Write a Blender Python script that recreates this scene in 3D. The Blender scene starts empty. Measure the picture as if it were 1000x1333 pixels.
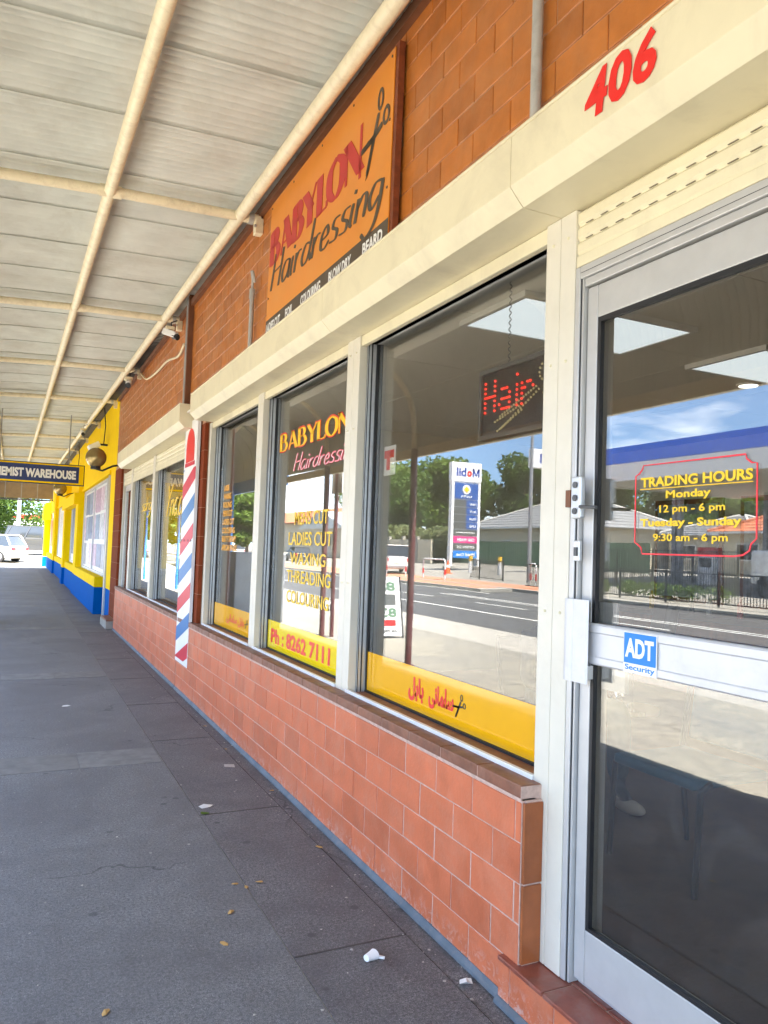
import bpy, bmesh, math, random
from mathutils import Vector, Matrix
random.seed(7)
S = bpy.context.scene
COL = S.collection
PI = math.pi

# ------------------------------------------------------------------ camera, light, exposure
cam_d = bpy.data.cameras.new('camera')
cam = bpy.data.objects.new('camera', cam_d)
COL.objects.link(cam)
cam_d.sensor_fit = 'HORIZONTAL'
cam_d.sensor_width = 36
cam_d.lens = 36.0
cam_d.clip_start = 0.05
cam_d.clip_end = 1500


def nrm(v):
    return v.normalized()


_f = 1000.0
_Y = nrm(Vector((20 - 500, -(699 - 666.5), -_f)))
_p2 = Vector((1020 - 500, -(699 + 35 - 666.5), -_f))
_Z = nrm(_p2.cross(_Y))
_X = _Y.cross(_Z)
R3 = Matrix((_X, _Y, _Z))
cam.matrix_world = Matrix.Translation((0, 0, 1.6)) @ R3.to_4x4()
S.camera = cam

SUN_TO = nrm(Vector((-0.11, -0.36, 1.0)))
W = bpy.data.worlds.new('World')
S.world = W
W.use_nodes = True
nt = W.node_tree
nt.nodes.clear()
out = nt.nodes.new('ShaderNodeOutputWorld')
bg = nt.nodes.new('ShaderNodeBackground')
sky = nt.nodes.new('ShaderNodeTexSky')
sky.sky_type = 'NISHITA'
sky.sun_disc = False
sky.sun_elevation = math.asin(SUN_TO.z)
sky.sun_rotation = math.atan2(SUN_TO.x, SUN_TO.y)
sky.air_density = 1.0
sky.dust_density = 0.25
sky.ozone_density = 2.0
tc = nt.nodes.new('ShaderNodeTexCoord')
mp = nt.nodes.new('ShaderNodeMapping')
mp.inputs['Scale'].default_value = (1.0, 1.0, 3.6)
mp.inputs['Location'].default_value = (0.0, 0.0, 0.0)
nz = nt.nodes.new('ShaderNodeTexNoise')
nz.inputs['Scale'].default_value = 2.6
nz.inputs['Detail'].default_value = 8
nz.inputs['Roughness'].default_value = 0.55
cr = nt.nodes.new('ShaderNodeValToRGB')
cr.color_ramp.elements[0].position = 0.51
cr.color_ramp.elements[1].position = 0.68
mx = nt.nodes.new('ShaderNodeMixRGB')
mx.inputs['Color2'].default_value = (9.5, 9.8, 10.2, 1)
nt.links.new(tc.outputs['Generated'], mp.inputs['Vector'])
nt.links.new(mp.outputs['Vector'], nz.inputs['Vector'])
nt.links.new(nz.outputs['Fac'], cr.inputs['Fac'])
nt.links.new(cr.outputs['Color'], mx.inputs['Fac'])
sx = nt.nodes.new('ShaderNodeSeparateXYZ')
nt.links.new(tc.outputs['Generated'], sx.inputs[0])
hr = nt.nodes.new('ShaderNodeValToRGB')
hr.color_ramp.elements[0].position = 0.0
hr.color_ramp.elements[0].color = (0.36, 0.52, 0.80, 1)
hr.color_ramp.elements[1].position = 0.40
hr.color_ramp.elements[1].color = (1, 1, 1, 1)
nt.links.new(sx.outputs['Z'], hr.inputs['Fac'])
hm = nt.nodes.new('ShaderNodeMixRGB')
hm.blend_type = 'MULTIPLY'
hm.inputs['Fac'].default_value = 1
nt.links.new(sky.outputs['Color'], hm.inputs['Color1'])
nt.links.new(hr.outputs['Color'], hm.inputs['Color2'])
nt.links.new(hm.outputs['Color'], mx.inputs['Color1'])
nt.links.new(mx.outputs['Color'], bg.inputs['Color'])
bg.inputs['Strength'].default_value = 0.085
nt.links.new(bg.outputs['Background'], out.inputs['Surface'])

sun_d = bpy.data.lights.new('sun', 'SUN')
sun_d.energy = 5.0
sun_d.angle = math.radians(0.5)
sun_d.color = (1.0, 0.955, 0.89)
sun = bpy.data.objects.new('sun', sun_d)
COL.objects.link(sun)
sun.rotation_euler = SUN_TO.to_track_quat('Z', 'Y').to_euler()
sun.location = (0, 0, 30)

S.view_settings.view_transform = 'Standard'
S.view_settings.look = 'None'
S.view_settings.gamma = 1
S.view_settings.use_curve_mapping = False
S.view_settings.exposure = 3.45
S.render.engine = 'CYCLES'
cy = S.cycles
cy.use_denoising = True
cy.max_bounces = 10
cy.diffuse_bounces = 5
cy.glossy_bounces = 5
cy.transparent_max_bounces = 24
cy.transmission_bounces = 6
cy.sample_clamp_indirect = 8
cy.caustics_reflective = False
cy.caustics_refractive = False


# ------------------------------------------------------------------ materials
def ramp(nt, fac, stops):
    r = nt.nodes.new('ShaderNodeValToRGB')
    while len(r.color_ramp.elements) < len(stops):
        r.color_ramp.elements.new(0.5)
    for e, (p, c) in zip(r.color_ramp.elements, stops):
        e.position = p
        e.color = (c[0], c[1], c[2], 1)
    nt.links.new(fac, r.inputs['Fac'])
    return r.outputs['Color']


def noise(nt, scale, detail=4, rough=0.55, vec=None, dist=0.0):
    n = nt.nodes.new('ShaderNodeTexNoise')
    n.inputs['Scale'].default_value = scale
    n.inputs['Detail'].default_value = detail
    n.inputs['Roughness'].default_value = rough
    n.inputs['Distortion'].default_value = dist
    if vec is not None:
        nt.links.new(vec, n.inputs['Vector'])
    return n.outputs['Fac']


def mixc(nt, fac, a, b, mode='MIX'):
    m = nt.nodes.new('ShaderNodeMixRGB')
    m.blend_type = mode
    for s, v in (('Fac', fac), ('Color1', a), ('Color2', b)):
        if isinstance(v, (int, float)):
            m.inputs[s].default_value = v
        elif isinstance(v, (tuple, list)):
            m.inputs[s].default_value = (v[0], v[1], v[2], 1)
        else:
            nt.links.new(v, m.inputs[s])
    return m.outputs['Color']


def M(name, col, rough=0.6, metal=0.0, var=0.12, scale=6.0, bump=0.0, bscale=40.0, rand=0.0, dirt=None,
      dirt_amt=0.35, dirt_scale=2.5, spec=0.5, emit=None, estr=0.0, rv=0.0):
    m = bpy.data.materials.new(name)
    m.use_nodes = True
    nt = m.node_tree
    b = nt.nodes['Principled BSDF']
    geo = nt.nodes.new('ShaderNodeNewGeometry')
    pos = geo.outputs['Position']
    c = col
    if var > 0:
        f = noise(nt, scale, 5, 0.6, pos)
        lo = tuple(max(0, x * (1 - var)) for x in col)
        hi = tuple(min(1, x * (1 + var)) for x in col)
        c = ramp(nt, f, [(0.3, lo), (0.7, hi)])
    if rand > 0:
        oi = nt.nodes.new('ShaderNodeObjectInfo')
        rc = ramp(nt, oi.outputs['Random'], [(0, (1 - rand, 1 - rand * 1.15, 1 - rand * 1.2)), (0.5, (1, 1, 1)),
                                             (1, (1 + rand * .3, 1 + rand * .35, 1 + rand * .5))])
        c = mixc(nt, 1.0, c, rc, 'MULTIPLY')
    if dirt is not None:
        f2 = noise(nt, dirt_scale, 8, 0.7, pos, 0.6)
        r2 = ramp(nt, f2, [(0.48, (0, 0, 0)), (0.72, (dirt_amt,) * 3)])
        c = mixc(nt, r2, c, dirt)
    if isinstance(c, tuple):
        b.inputs['Base Color'].default_value = (c[0], c[1], c[2], 1)
    else:
        nt.links.new(c, b.inputs['Base Color'])
    b.inputs['Roughness'].default_value = rough
    if rv > 0:
        fr = noise(nt, 9, 5, 0.6, pos)
        rr = ramp(nt, fr, [(0.3, (rough - rv,) * 3), (0.7, (rough + rv,) * 3)])
        nt.links.new(rr, b.inputs['Roughness'])
    b.inputs['Metallic'].default_value = metal
    b.inputs['Specular IOR Level'].default_value = spec
    if bump > 0:
        bn = nt.nodes.new('ShaderNodeBump')
        bn.inputs['Strength'].default_value = bump
        bn.inputs['Distance'].default_value = 0.01
        f3 = noise(nt, bscale, 6, 0.6, pos)
        nt.links.new(f3, bn.inputs['Height'])
        nt.links.new(bn.outputs['Normal'], b.inputs['Normal'])
    if emit:
        b.inputs['Emission Color'].default_value = (emit[0], emit[1], emit[2], 1)
        b.inputs['Emission Strength'].default_value = estr
    return m


def glass_mat(name, tint=(0.90, 0.89, 0.86), ior=1.5, smudge=True):
    m = bpy.data.materials.new(name)
    m.use_nodes = True
    nt = m.node_tree
    nt.nodes.clear()
    o = nt.nodes.new('ShaderNodeOutputMaterial')
    mixs = nt.nodes.new('ShaderNodeMixShader')
    tr = nt.nodes.new('ShaderNodeBsdfTransparent')
    tr.inputs['Color'].default_value = (*tint, 1)
    gl = nt.nodes.new('ShaderNodeBsdfGlossy')
    gl.inputs['Roughness'].default_value = 0.0
    gl.inputs['Color'].default_value = (1, 1, 1, 1)
    wb = nt.nodes.new('ShaderNodeBump'); wb.inputs['Strength'].default_value = 1.0; wb.inputs['Distance'].default_value = 0.00035
    gw = nt.nodes.new('ShaderNodeNewGeometry')
    nt.links.new(noise(nt, 1.3, 2, 0.4, gw.outputs['Position']), wb.inputs['Height'])
    nt.links.new(wb.outputs['Normal'], gl.inputs['Normal'])
    fr = nt.nodes.new('ShaderNodeFresnel')
    geo = nt.nodes.new('ShaderNodeNewGeometry')
    mv = nt.nodes.new('ShaderNodeMix')
    mv.inputs[2].default_value = ior
    mv.inputs[3].default_value = 1.0 / ior
    nt.links.new(geo.outputs['Backfacing'], mv.inputs[0])
    nt.links.new(mv.outputs[0], fr.inputs['IOR'])
    nt.links.new(fr.outputs['Fac'], mixs.inputs['Fac'])
    nt.links.new(tr.outputs[0], mixs.inputs[1])
    nt.links.new(gl.outputs[0], mixs.inputs[2])
    last = mixs.outputs[0]
    if smudge:
        df = nt.nodes.new('ShaderNodeBsdfDiffuse')
        df.inputs['Color'].default_value = (0.6, 0.6, 0.58, 1)
        f = noise(nt, 3.0, 8, 0.7, geo.outputs['Position'], 1.2)
        r = ramp(nt, f, [(0.5, (0.004,) * 3), (0.75, (0.035,) * 3)])
        m2 = nt.nodes.new('ShaderNodeMixShader')
        nt.links.new(r, m2.inputs['Fac'])
        nt.links.new(last, m2.inputs[1])
        nt.links.new(df.outputs[0], m2.inputs[2])
        last = m2.outputs[0]
    nt.links.new(last, o.inputs['Surface'])
    return m


def emis(name, col, s):
    m = bpy.data.materials.new(name)
    m.use_nodes = True
    nt = m.node_tree
    nt.nodes.clear()
    o = nt.nodes.new('ShaderNodeOutputMaterial')
    e = nt.nodes.new('ShaderNodeEmission')
    e.inputs['Color'].default_value = (*col, 1)
    e.inputs['Strength'].default_value = s
    nt.links.new(e.outputs[0], o.inputs['Surface'])
    return m


def asphalt(name, base, fleck, stain, fleck_amt=0.5, stain_scale=0.9):
    m = bpy.data.materials.new(name)
    m.use_nodes = True
    nt = m.node_tree
    b = nt.nodes['Principled BSDF']
    geo = nt.nodes.new('ShaderNodeNewGeometry')
    pos = geo.outputs['Position']
    f = noise(nt, 260, 3, 0.7, pos)
    c = ramp(nt, f, [(0.36, tuple(x * 0.5 for x in base)), (0.53, base), (0.66, tuple(x * 1.9 for x in base))])
    f_b = noise(nt, 75, 3, 0.7, pos)
    c = mixc(nt, 1.0, c, ramp(nt, f_b, [(0.35, (0.66,) * 3), (0.65, (1.36,) * 3)]), 'MULTIPLY')
    big = noise(nt, stain_scale, 7, 0.62, pos, 0.8)
    c = mixc(nt, ramp(nt, big, [(0.42, (0, 0, 0)), (0.66, (0.75,) * 3)]), c, stain)
    mid = noise(nt, 6, 7, 0.7, pos, 0.4)
    c = mixc(nt, 1.0, c, ramp(nt, mid, [(0.3, (0.80, 0.80, 0.81)), (0.7, (1.22, 1.21, 1.19))]), 'MULTIPLY')
    vo = nt.nodes.new('ShaderNodeTexVoronoi')
    vo.inputs['Scale'].default_value = 85
    nt.links.new(pos, vo.inputs['Vector'])
    r = ramp(nt, vo.outputs['Distance'], [(0.10, (fleck_amt,) * 3), (0.24, (0, 0, 0))])
    n2 = noise(nt, 23, 2, 0.5, pos)
    r = mixc(nt, 1.0, r, ramp(nt, n2, [(0.50, (0, 0, 0)), (0.60, (1, 1, 1))]), 'MULTIPLY')
    c = mixc(nt, r, c, fleck)
    # old chewing-gum and drip spots
    v2 = nt.nodes.new('ShaderNodeTexVoronoi')
    v2.inputs['Scale'].default_value = 5.5
    nt.links.new(pos, v2.inputs['Vector'])
    r2 = ramp(nt, v2.outputs['Distance'], [(0.09, (0.7,) * 3), (0.13, (0, 0, 0))])
    n3 = noise(nt, 2.3, 2, 0.5, pos)
    r2 = mixc(nt, 1.0, r2, ramp(nt, n3, [(0.5, (0, 0, 0)), (0.56, (1, 1, 1))]), 'MULTIPLY')
    c = mixc(nt, r2, c, tuple(x * 0.45 for x in base))
    v3 = nt.nodes.new('ShaderNodeTexVoronoi'); v3.feature = 'DISTANCE_TO_EDGE'; v3.inputs['Scale'].default_value = 0.42
    wv = nt.nodes.new('ShaderNodeTexNoise'); wv.inputs['Scale'].default_value = 2.2; wv.inputs['Detail'].default_value = 7
    nt.links.new(pos, wv.inputs['Vector'])
    ad = nt.nodes.new('ShaderNodeMixRGB'); ad.blend_type = 'ADD'; ad.inputs['Fac'].default_value = 0.55
    nt.links.new(pos, ad.inputs['Color1']); nt.links.new(wv.outputs['Color'], ad.inputs['Color2'])
    nt.links.new(ad.outputs['Color'], v3.inputs['Vector'])
    cr1 = ramp(nt, v3.outputs['Distance'], [(0.0012, (0.8,) * 3), (0.0035, (0, 0, 0))])
    cr2 = ramp(nt, noise(nt, 0.7, 2, 0.5, pos), [(0.50, (0, 0, 0)), (0.56, (1, 1, 1))])
    c = mixc(nt, mixc(nt, 1.0, cr1, cr2, 'MULTIPLY'), c, tuple(x * 0.3 for x in base))
    nt.links.new(c, b.inputs['Base Color'])
    b.inputs['Roughness'].default_value = 0.8
    rr = ramp(nt, mid, [(0.3, (0.62,) * 3), (0.7, (0.9,) * 3)])
    nt.links.new(rr, b.inputs['Roughness'])
    bn = nt.nodes.new('ShaderNodeBump')
    bn.inputs['Strength'].default_value = 0.5
    bn.inputs['Distance'].default_value = 0.004
    nt.links.new(noise(nt, 190, 4, 0.7, pos), bn.inputs['Height'])
    nt.links.new(bn.outputs['Normal'], b.inputs['Normal'])
    return m


K = {}
K['tile_low'] = M('salmon glazed tile', (0.55, 0.142, 0.058), 0.5, var=0.12, scale=9, bump=0.18, bscale=60, rand=0.15,
                  dirt=(0.56, 0.27, 0.17), dirt_amt=0.34, dirt_scale=3.2, rv=0.1)
K['tile_up'] = M('brown orange tile block', (0.45, 0.142, 0.022), 0.42, var=0.16, scale=7, bump=0.15, bscale=45, rand=0.22,
                 dirt=(0.50, 0.22, 0.08), dirt_amt=0.4, dirt_scale=2.6, rv=0.1)
_nt = K['tile_low'].node_tree
_b = _nt.nodes['Principled BSDF']
_src = _b.inputs['Base Color'].links[0].from_socket
_g = _nt.nodes.new('ShaderNodeNewGeometry')
_sx = _nt.nodes.new('ShaderNodeSeparateXYZ')
_nt.links.new(_g.outputs['Position'], _sx.inputs[0])
_zr = ramp(_nt, _sx.outputs['Z'], [(0.02, (1, 1, 1)), (0.12, (0, 0, 0))])
_nn = ramp(_nt, noise(_nt, 26, 8, 0.75, _g.outputs['Position'], 0.8), [(0.50, (0, 0, 0)), (0.60, (0.5,) * 3)])
_mm = mixc(_nt, 1.0, _zr, _nn, 'MULTIPLY')
_c = mixc(_nt, _mm, _src, (0.62, 0.55, 0.50))
# thin scratches and scuffs
_mp = _nt.nodes.new('ShaderNodeMapping'); _mp.inputs['Scale'].default_value = (1, 3.0, 22.0); _mp.inputs['Rotation'].default_value = (0.5, 0, 0)
_nt.links.new(_g.outputs['Position'], _mp.inputs['Vector'])
_sc = ramp(_nt, noise(_nt, 3.0, 9, 0.8, _mp.outputs['Vector'], 0.2), [(0.66, (0, 0, 0)), (0.72, (0.5,) * 3)])
_c = mixc(_nt, _sc, _c, (0.62, 0.34, 0.24))
_nt.links.new(_c, _b.inputs['Base Color'])
K['grout_low'] = M('pale grout', (0.52, 0.36, 0.29), 0.9, var=0.2, scale=30)
K['grout_up'] = M('brown mortar', (0.42, 0.25, 0.15), 0.9, var=0.25, scale=14)
K['sill_tile'] = M('brown sill tile', (0.21, 0.078, 0.042), 0.5, var=0.25, scale=14, rand=0.12, bump=0.1, rv=0.1,
                   dirt=(0.30, 0.19, 0.14), dirt_amt=0.35, dirt_scale=7)
K['sill_tile2'] = M('red step tile', (0.28, 0.075, 0.045), 0.38, var=0.2, scale=10, rand=0.12, bump=0.1, rv=0.1,
                    dirt=(0.3, 0.22, 0.18), dirt_amt=0.4, dirt_scale=9)
K['pier_tile'] = M('dark red pier tile', (0.20, 0.045, 0.018), 0.75, spec=.05, var=0.15, scale=8, rand=0.1)
K['end_tile'] = M('orange end tile', (0.31, 0.088, 0.025), 0.4, var=0.2, scale=8, rand=0.1, bump=0.1)
K['cream'] = M('cream powder coat', (0.72, 0.655, 0.46), 0.42, var=0.04, scale=5, dirt=(0.48, 0.42, 0.30), dirt_amt=0.45,
               dirt_scale=2.2, bump=0.02)
K['cream_pale'] = M('pale cream guide', (0.66, 0.62, 0.52), 0.42, var=0.04, scale=5, dirt=(0.55, 0.50, 0.40),
                    dirt_amt=0.3, dirt_scale=6)
K['tube'] = M('cream tube paint', (0.82, 0.73, 0.52), 0.45, var=0.06, scale=9, dirt=(0.42, 0.32, 0.2), dirt_amt=0.4,
              dirt_scale=12)
K['sheet'] = M('galvanised sheet underside', (0.64, 0.66, 0.62), 0.5, metal=0.0, var=0.09, scale=3, rand=0.06,
               dirt=(0.36, 0.32, 0.24), dirt_amt=0.35, dirt_scale=1.8)
K['darkgap'] = M('dark flashing', (0.06, 0.055, 0.05), 0.7, var=0.3)
K['batten'] = M('brown batten', (0.16, 0.06, 0.025), 0.6, var=0.2)
K['alu'] = M('satin aluminium', (0.62, 0.64, 0.65), 0.38, metal=0.55, var=0.05, scale=12, dirt=(0.35, 0.35, 0.35),
             dirt_amt=0.3, dirt_scale=8)
K['alu_door'] = M('silver door frame', (0.54, 0.535, 0.52), 0.42, metal=0.35, var=0.04, scale=12,
                  dirt=(0.45, 0.45, 0.45), dirt_amt=0.25, dirt_scale=9)
K['door_white'] = M('worn white aluminium', (0.60, 0.60, 0.61), 0.4, metal=.2, var=0.05, dirt=(.4, .4, .4), dirt_amt=.3, dirt_scale=7)
K['alu_white'] = M('white aluminium strip', (0.78, 0.78, 0.77), 0.4, var=0.06)
K['seal'] = M('black rubber', (0.012, 0.012, 0.013), 0.5, var=0)
K['glass'] = glass_mat('shop glass', ior=1.68)
K['glass_door'] = glass_mat('door glass', ior=1.88)
K['glass_far'] = M('dark window glass', (0.03, 0.035, 0.04), 0.06, var=0, spec=0.8)
K['film_o'] = M('amber film', (0.80, 0.40, 0.008), 0.06, var=0.03)
K['film_y'] = M('yellow film', (0.84, 0.62, 0.008), 0.06, var=0.03)
K['let_y'] = M('yellow lettering', (0.84, 0.53, 0.01), 0.5, var=0)
K['let_o'] = M('orange lettering', (0.80, 0.36, 0.02), 0.5, var=0)
K['let_r'] = M('red lettering', (0.72, 0.018, 0.014), 0.4, var=0)
K['let_pk'] = M('pink lettering outline', (0.72, 0.03, 0.09), 0.5, var=0)
K['let_bd'] = M('red border', (0.80, 0.03, 0.045), 0.5, var=0)
K['slot'] = M('slot shadow', (0.22, 0.19, 0.13), 0.8, var=0)
K['let_k'] = M('black lettering', (0.02, 0.018, 0.015), 0.5, var=0)
K['let_w'] = M('white lettering', (0.80, 0.80, 0.78), 0.5, var=0)
K['sign_o'] = M('orange sign face', (0.72, 0.25, 0.025), 0.4, var=0.05, scale=2.5, dirt=(0.66, 0.31, 0.07), dirt_amt=0.3, dirt_scale=1.5)
K['sign_r'] = M('sign red', (0.52, 0.022, 0.018), 0.4, var=0.03)
K['sign_brn'] = M('sign brown strip', (0.075, 0.055, 0.035), 0.45, var=0.1)
K['timber'] = M('stained timber', (0.20, 0.05, 0.018), 0.5, var=0.3, scale=20)
K['white'] = M('white paint', (0.78, 0.78, 0.77), 0.45, var=0.03, dirt=(0.5, 0.48, 0.44), dirt_amt=0.2)
K['white_clean'] = M('white plastic', (0.80, 0.80, 0.79), 0.4, var=0)
K['wood_blue'] = M('barber blue', (0.008, 0.15, 0.40), 0.4, var=0.06)
K['barb_red'] = M('barber red', (0.58, 0.006, 0.035), 0.4, var=0.06)
K['yellow'] = M('bright yellow paint', (0.92, 0.60, 0.0), 0.75, spec=.1, var=0.04, bump=0.05)
K['blue'] = M('cobalt blue paint', (0.0, 0.10, 0.38), 0.8, var=0.06, spec=.05)
K['navy'] = M('navy sign', (0.012, 0.03, 0.13), 0.4, var=0)
K['maroon'] = M('maroon post paint', (0.10, 0.018, 0.018), 0.4, var=0.15, scale=10, dirt=(0.3, 0.22, 0.2), dirt_amt=0.5,
                dirt_scale=12)
K['postblue'] = M('blue post paint', (0.02, 0.18, 0.56), 0.4, var=0.05)
K['grey'] = M('grey steel', (0.32, 0.33, 0.34), 0.45, metal=0.3, var=0.1)
K['grey_dk'] = M('dark grey', (0.08, 0.085, 0.09), 0.5, var=0.15)
K['pipe_g'] = M('grey pipe paint', (0.42, 0.41, 0.38), 0.5, var=0.12, dirt=(0.2, 0.17, 0.14), dirt_amt=0.4, dirt_scale=10)
K['black'] = M('black', (0.015, 0.015, 0.017), 0.4, var=0)
K['brass'] = M('smoked globe', (0.34, 0.25, 0.10), 0.25, metal=0.5, var=0.15)
K['conc'] = M('concrete', (0.30, 0.285, 0.25), 0.85, var=0.18, scale=5, bump=0.15, bscale=80, dirt=(0.2, 0.19, 0.17),
              dirt_amt=0.5)
K['paver'] = M('grey paver', (0.185, 0.18, 0.168), 0.85, var=0.16, scale=9, bump=0.2, bscale=110, rand=0.1,
               dirt=(0.09, 0.085, 0.08), dirt_amt=0.5, dirt_scale=5)
K['asph'] = asphalt('footpath asphalt', (0.156, 0.155, 0.154), (0.50, 0.49, 0.46), (0.108, 0.103, 0.105))
K['asph_wall'] = asphalt('wall strip asphalt', (0.138, 0.132, 0.132), (0.46, 0.44, 0.42), (0.092, 0.085, 0.089), 0.5, 1.7)
K['asph_lite'] = asphalt('pale footpath asphalt', (0.20, 0.19, 0.165), (0.4, 0.38, 0.33), (0.26, 0.24, 0.20))
K['aggr'] = asphalt('exposed aggregate footpath', (0.235, 0.22, 0.18), (0.42, 0.40, 0.33), (0.17, 0.165, 0.15), .6, .6)
K['road'] = asphalt('road asphalt', (0.058, 0.058, 0.058), (0.12, 0.12, 0.12), (0.07, 0.068, 0.064), 0.3, 0.5)
K['skirt'] = M('blue grey base coat', (0.10, 0.125, 0.15), 0.7, var=0.2, bump=0.2, dirt=(0.25, 0.2, 0.18), dirt_amt=0.4, dirt_scale=14)
K['mark'] = M('white road paint', (0.62, 0.62, 0.58), 0.7, var=0.15, scale=30)
K['soil'] = M('dry ground', (0.20, 0.17, 0.12), 0.95, var=0.3, scale=1.2, bump=0.3)
K['paving_o'] = M('terracotta paving', (0.42, 0.17, 0.09), 0.85, var=0.15, scale=8)
K['yel_mark'] = M('yellow bollard', (0.75, 0.45, 0.02), 0.5, var=0.05)
K['ceil'] = M('ceiling board', (0.78, 0.76, 0.68), 0.85, var=0.02)
K['wall_in'] = M('interior wall', (0.62, 0.60, 0.52), 0.8, var=0.05)
K['floor_in'] = M('interior floor', (0.12, 0.068, 0.045), 0.45, var=0.35, scale=3.5, dirt=(0.04, 0.035, 0.03), dirt_amt=0.6)
K['troffer'] = emis('troffer diffuser', (0.80, 0.92, 1.0), .115)
K['downlight'] = emis('downlight lens', (1.0, 0.97, 0.88), .35)
K['led_r'] = emis('red led', (1.0, 0.035, 0.02), .22)
K['led_y'] = emis('dim amber led', (0.75, 0.62, 0.3), 0.05)
K['green_f'] = M('green steel fence', (0.10, 0.19, 0.115), 0.5, var=0.08)
K['roof_g'] = M('grey roof tile', (0.17, 0.175, 0.18), 0.7, var=0.2, scale=2)
K['roof_o'] = M('orange roof tile', (0.42, 0.14, 0.06), 0.7, var=0.2, scale=2)
K['house'] = M('cream render', (0.52, 0.47, 0.36), 0.8, var=0.06)
K['mob_blue'] = M('fuel canopy blue', (0.0, 0.13, 0.75), 0.35, var=0)
K['mob_text'] = M('brand blue', (0.005, 0.05, 0.32), 0.35, var=0)
K['mob_red'] = M('brand red', (0.66, 0.015, 0.02), 0.35, var=0)
K['mob_pink'] = M('pink panel', (0.72, 0.03, 0.22), 0.4, var=0)
K['panel_g'] = M('grey price panel', (0.10, 0.105, 0.10), 0.4, var=0)
K['panel_b'] = M('blue price panel', (0.02, 0.09, 0.34), 0.4, var=0)
K['cone'] = M('orange cone', (0.75, 0.12, 0.02), 0.5, var=0)
K['car_white'] = M('white car paint', (0.75, 0.74, 0.71), 0.22, var=0, spec=0.7)
K['car_silver'] = M('silver car paint', (0.09, 0.093, 0.098), 0.25, metal=0.5, var=0)
K['tyre'] = M('tyre rubber', (0.02, 0.02, 0.02), 0.8, var=0)
K['tail'] = M('tail lamp red', (0.62, 0.02, 0.04), 0.25, var=0)
K['trunk'] = M('tree bark', (0.10, 0.075, 0.05), 0.9, var=0.3, scale=8, bump=0.4)
K['jeans'] = M('teal denim', (0.025, 0.07, 0.10), 0.85, var=0.2, scale=30)
K['skin'] = M('skin', (0.36, 0.2, 0.13), 0.6, var=0.05)
K['shirt'] = M('dark shirt', (0.05, 0.055, 0.07), 0.85, var=0.2)
K['hair'] = M('dark hair', (0.012, 0.009, 0.007), 0.6, var=0.2)
K['shoe'] = M('white canvas', (0.62, 0.60, 0.56), 0.7, var=0.08, scale=40)
K['vinyl'] = M('black vinyl', (0.02, 0.02, 0.022), 0.35, var=0.1)
K['chrome'] = M('chrome', (0.6, 0.6, 0.6), 0.15, metal=1, var=0)
K['dry_leaf'] = M('dry leaf', (0.42, 0.25, 0.08), 0.8, var=0.2)
K['paper'] = M('paper', (0.68, 0.67, 0.63), 0.8, var=0.06)
K['grit'] = M('grit', (0.42, 0.39, 0.34), 0.9, var=0.5, scale=3)
K['redbit'] = M('red wrapper', (0.5, 0.06, 0.05), 0.6, var=0)
K['fascia_b'] = M('brown fascia sheet', (0.34, 0.25, 0.15), 0.7, var=0.15, scale=3)


pcol = {'pg1': (.10, .16, .30), 'pg2': (.45, .30, .42), 'pg3': (.55, .56, .60), 'pg4': (.30, .33, .40), 'pg5': (.62, .48, .58), 'pg6': (.2, .28, .42), 'pg7': (.7, .66, .7)}
for n_, c_ in pcol.items(): K[n_] = M('poster ' + n_, c_, 0.4, var=0.5, scale=9)


def leaf_mat(name, c1, c2):
    m = bpy.data.materials.new(name)
    m.use_nodes = True
    nt = m.node_tree
    b = nt.nodes['Principled BSDF']
    geo = nt.nodes.new('ShaderNodeNewGeometry')
    f = noise(nt, 1.1, 3, 0.6, geo.outputs['Position'])
    nt.links.new(ramp(nt, f, [(0.35, c1), (0.65, c2)]), b.inputs['Base Color'])
    b.inputs['Roughness'].default_value = 0.6
    b.inputs['Specular IOR Level'].default_value = 0.2
    tl = nt.nodes.new('ShaderNodeBsdfTranslucent')
    nt.links.new(b.inputs['Base Color'].links[0].from_socket, tl.inputs['Color'])
    ms = nt.nodes.new('ShaderNodeMixShader'); ms.inputs[0].default_value = 0.45
    nt.links.new(b.outputs[0], ms.inputs[1]); nt.links.new(tl.outputs[0], ms.inputs[2])
    nt.links.new(ms.outputs[0], nt.nodes['Material Output'].inputs['Surface'])
    return m


K['leafA'] = leaf_mat('leaf green', (0.07, 0.125, 0.018), (0.13, 0.20, 0.03))
K['leafB'] = leaf_mat('leaf dark green', (0.05, 0.095, 0.018), (0.09, 0.15, 0.03))
K['leafC'] = leaf_mat('leaf pale green', (0.12, 0.15, 0.05), (0.19, 0.21, 0.09))


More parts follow.
